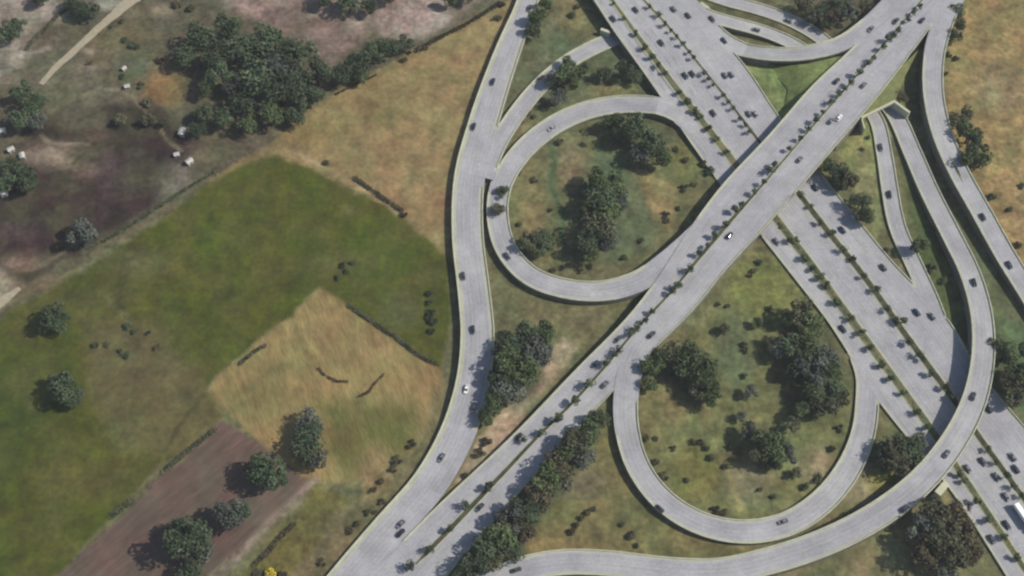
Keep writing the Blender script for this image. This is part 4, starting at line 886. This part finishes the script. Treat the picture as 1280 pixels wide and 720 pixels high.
def snap(px, py):
    best = None
    for r in ROADS:
        for z in (r.c[int(np.argmin(np.hypot(r.px[:, 0]-px, r.px[:, 1]-py))), 2],):
            p = P(px, py, z + 0.7); ok, i, a = r.hit(p[0], p[1], z, 0.9, 3)
            if ok and (best is None or z > best[1][2] - 0.5) and (best is None or r in (H, B) or z > best[1][2] + 1): best = (r, np.array([p[0], p[1], r.zat(p[0], p[1])]), r.t[i])
    return best
cars = {
 'on the overpass road': [(1046,101,'black',0),(1049,147,'white',0),(1039,151,'grey',0),(1080,106,'grey',0),(1000,199,'grey',0),(912,294,'dark grey',0),(815,418,'dark grey',0),(744,455,'dark blue',1),(757,480,'grey',0),(772,424,'dark grey',1),(1120,26,'dark grey',1),(1153,25,'dark blue',0),(1089,36,'grey',1),(648,546,'black',1),(600,634,'dark grey',1)],
 'on the wide highway above the overpass': [(767,23,'dark grey',0),(795,12,'dark grey',0),(860,19,'dark grey',1),(842,11,'grey',1),(827,53,'dark grey',0),(857,94,'dark grey',0),(866,92,'dark grey',0),(906,94,'grey',1),(914,93,'grey',1),(936,142,'grey',1),(944,142,'silver',1),(892,141,'dark grey',0)],
 'on the wide highway between overpass and flyover': [(1019,234,'dark blue',1),(1053,287,'dark blue',1),(971,302,'grey',0),(1104,334,'dark grey',1),(1054,411,'dark blue',0),(1146,390,'dark blue',1),(1165,395,'grey',1)],
 'on the wide highway below the flyover': [(1236,511,'black',1),(1229,577,'dark grey',0),(1246,596,'grey',0),(1270,586,'dark blue',1),(1259,656,'dark blue',0),(1240,674,'dark grey',0),(1258,621,'grey',0),(1210,586,'grey',0),(1266,571,'grey',1)],
 'on the short right ramp': [(1101,184,'dark grey',0),(1112,243,'black',0)],
 'on the outer right ramp': [(1229,271,'black',0),(1262,331,'dark blue',0)],
 'on the long sweeping ramp': [(1218,353,'black',0),(1217,495,'dark grey',1),(1184,567,'grey',1),(1131,635,'dark blue',1),(646,712,'dark grey',1)],
 'on the outer left ramp': [(662,10,'dark grey',0),(616,102,'dark blue',0),(592,158,'dark blue',0),(579,345,'dark grey',0),(591,412,'dark blue',0),(583,486,'white',0),(592,510,'dark grey',0),(552,572,'grey',0),(501,666,'black',0),(501,655,'grey',1)],
 'on the lower loop ramp': [(825,636,'black',0),(979,652,'grey',1)],
 'on the left loop ramp': [(634,320,'dark grey',0),(690,160,'silver',0)],
 'on the ramp slipping under the highway': [(677,97,'grey',1)],
 'on the uppermost link road': [(986,26,'grey',0)],
 'on the link ramps right of the highway': [(890,24,'dark grey',0),(905,51,'dark blue',0),(945,37,'grey',1)],
}
for place, lst in cars.items():
    lst = sorted(lst, key=lambda t: t[1])
    for k, (px, py, colr, fl) in enumerate(lst):
        b = snap(px, py)
        if b is None: print('NO ROAD', px, py); continue
        if colr not in PROTO: o = PROTO[colr] = make_car(colr)
        else: o = copy_tree(PROTO[colr])
        o.location = (b[1][0], b[1][1], b[1][2] + 0.015); a = math.atan2(b[2][1], b[2][0]); o.rotation_euler = (0, 0, a + (math.pi if fl else 0))
        tag(o, f'{colr} car {place}' + (f', {ORD[k]} from the top' if len(lst) > 1 else ''), 'car', 'cars driving on the interchange')
# lorry with a long white trailer
def make_lorry():
    root = empty('lorry')
    m = MB(); m.box(-9.5, 3.6, -1.27, 1.27, 1.15, 4.0); m.build('trailer', material('white_trailer', (0.80, 0.80, 0.78), 0.05, 1, 3, 0.4), root)
    m = MB(); m.box(-9.3, 4.2, -.5, .5, .8, 1.148); m.build('chassis', M['tyre'], root)
    cab = loft([[(x,-hw,z0),(x,hw,z0),(x,hw,z1),(x,-hw,z1)] for x, hw, z0, z1 in ((4.1,1.2,.7,3.4),(5.2,1.22,.5,3.5),(6.1,1.2,.45,3.0),(6.4,1.12,.5,1.9))]); c = cab.build('cab', PM['white'], root)
    m = MB(); m.add([(6.145,-1,2.1),(6.36,-1,2.02),(6.36,1,2.02),(6.145,1,2.1),(6.13,-1,2.85),(6.13,1,2.85)], [(1,2,5,4)]); m.build('windscreen', M['glass'], c)
    for x in (-8.2, -6.9, -5.6, 2.6, 5.3):
        for s in (-1, 1):
            m = MB(); m.tube([(x, s*.85, .5), (x, s*1.22, .5)], [.5, .5], 14); m.f.append(tuple(range(14))); m.f.append(tuple(range(14, 28))); m.m += [0, 0]; m.build('wheel', M['tyre'], root)
    return root
b = snap(1277, 642); lo = make_lorry(); i_ = int(np.argmin(np.hypot(H.px[:, 0]-1250, H.px[:, 1]-640)))
p = P(1279, 646, 4.0)
lo.scale = (.85, .85, .85); p = P(1285, 650, 3.5); lo.location = (p[0], p[1], 0.28); lo.rotation_euler = (0, 0, math.atan2(H.t[-8][1], H.t[-8][0])); tag(lo, 'long white articulated lorry at the right edge of the highway', 'lorry')

# ------------------------------------------------------------------ the air
def haze(d):
    mb = MB(); mb.box(-6500, 6500, -6500, 6500, -3, CAM[2] + 12)
    m = bpy.data.materials.new('thin_haze'); m.use_nodes = True; nt = m.node_tree; nt.nodes.remove(nt.nodes['Principled BSDF'])
    v = nt.nodes.new('ShaderNodeVolumePrincipled'); v.inputs['Color'].default_value = (0.93, 0.95, 1.0, 1); v.inputs['Density'].default_value = d; v.inputs['Anisotropy'].default_value = 0.0
    nt.links.new(v.outputs[0], nt.nodes['Material Output'].inputs['Volume'])
    tag(mb.build('haze', m), kind='stuff')
haze(0.00006)
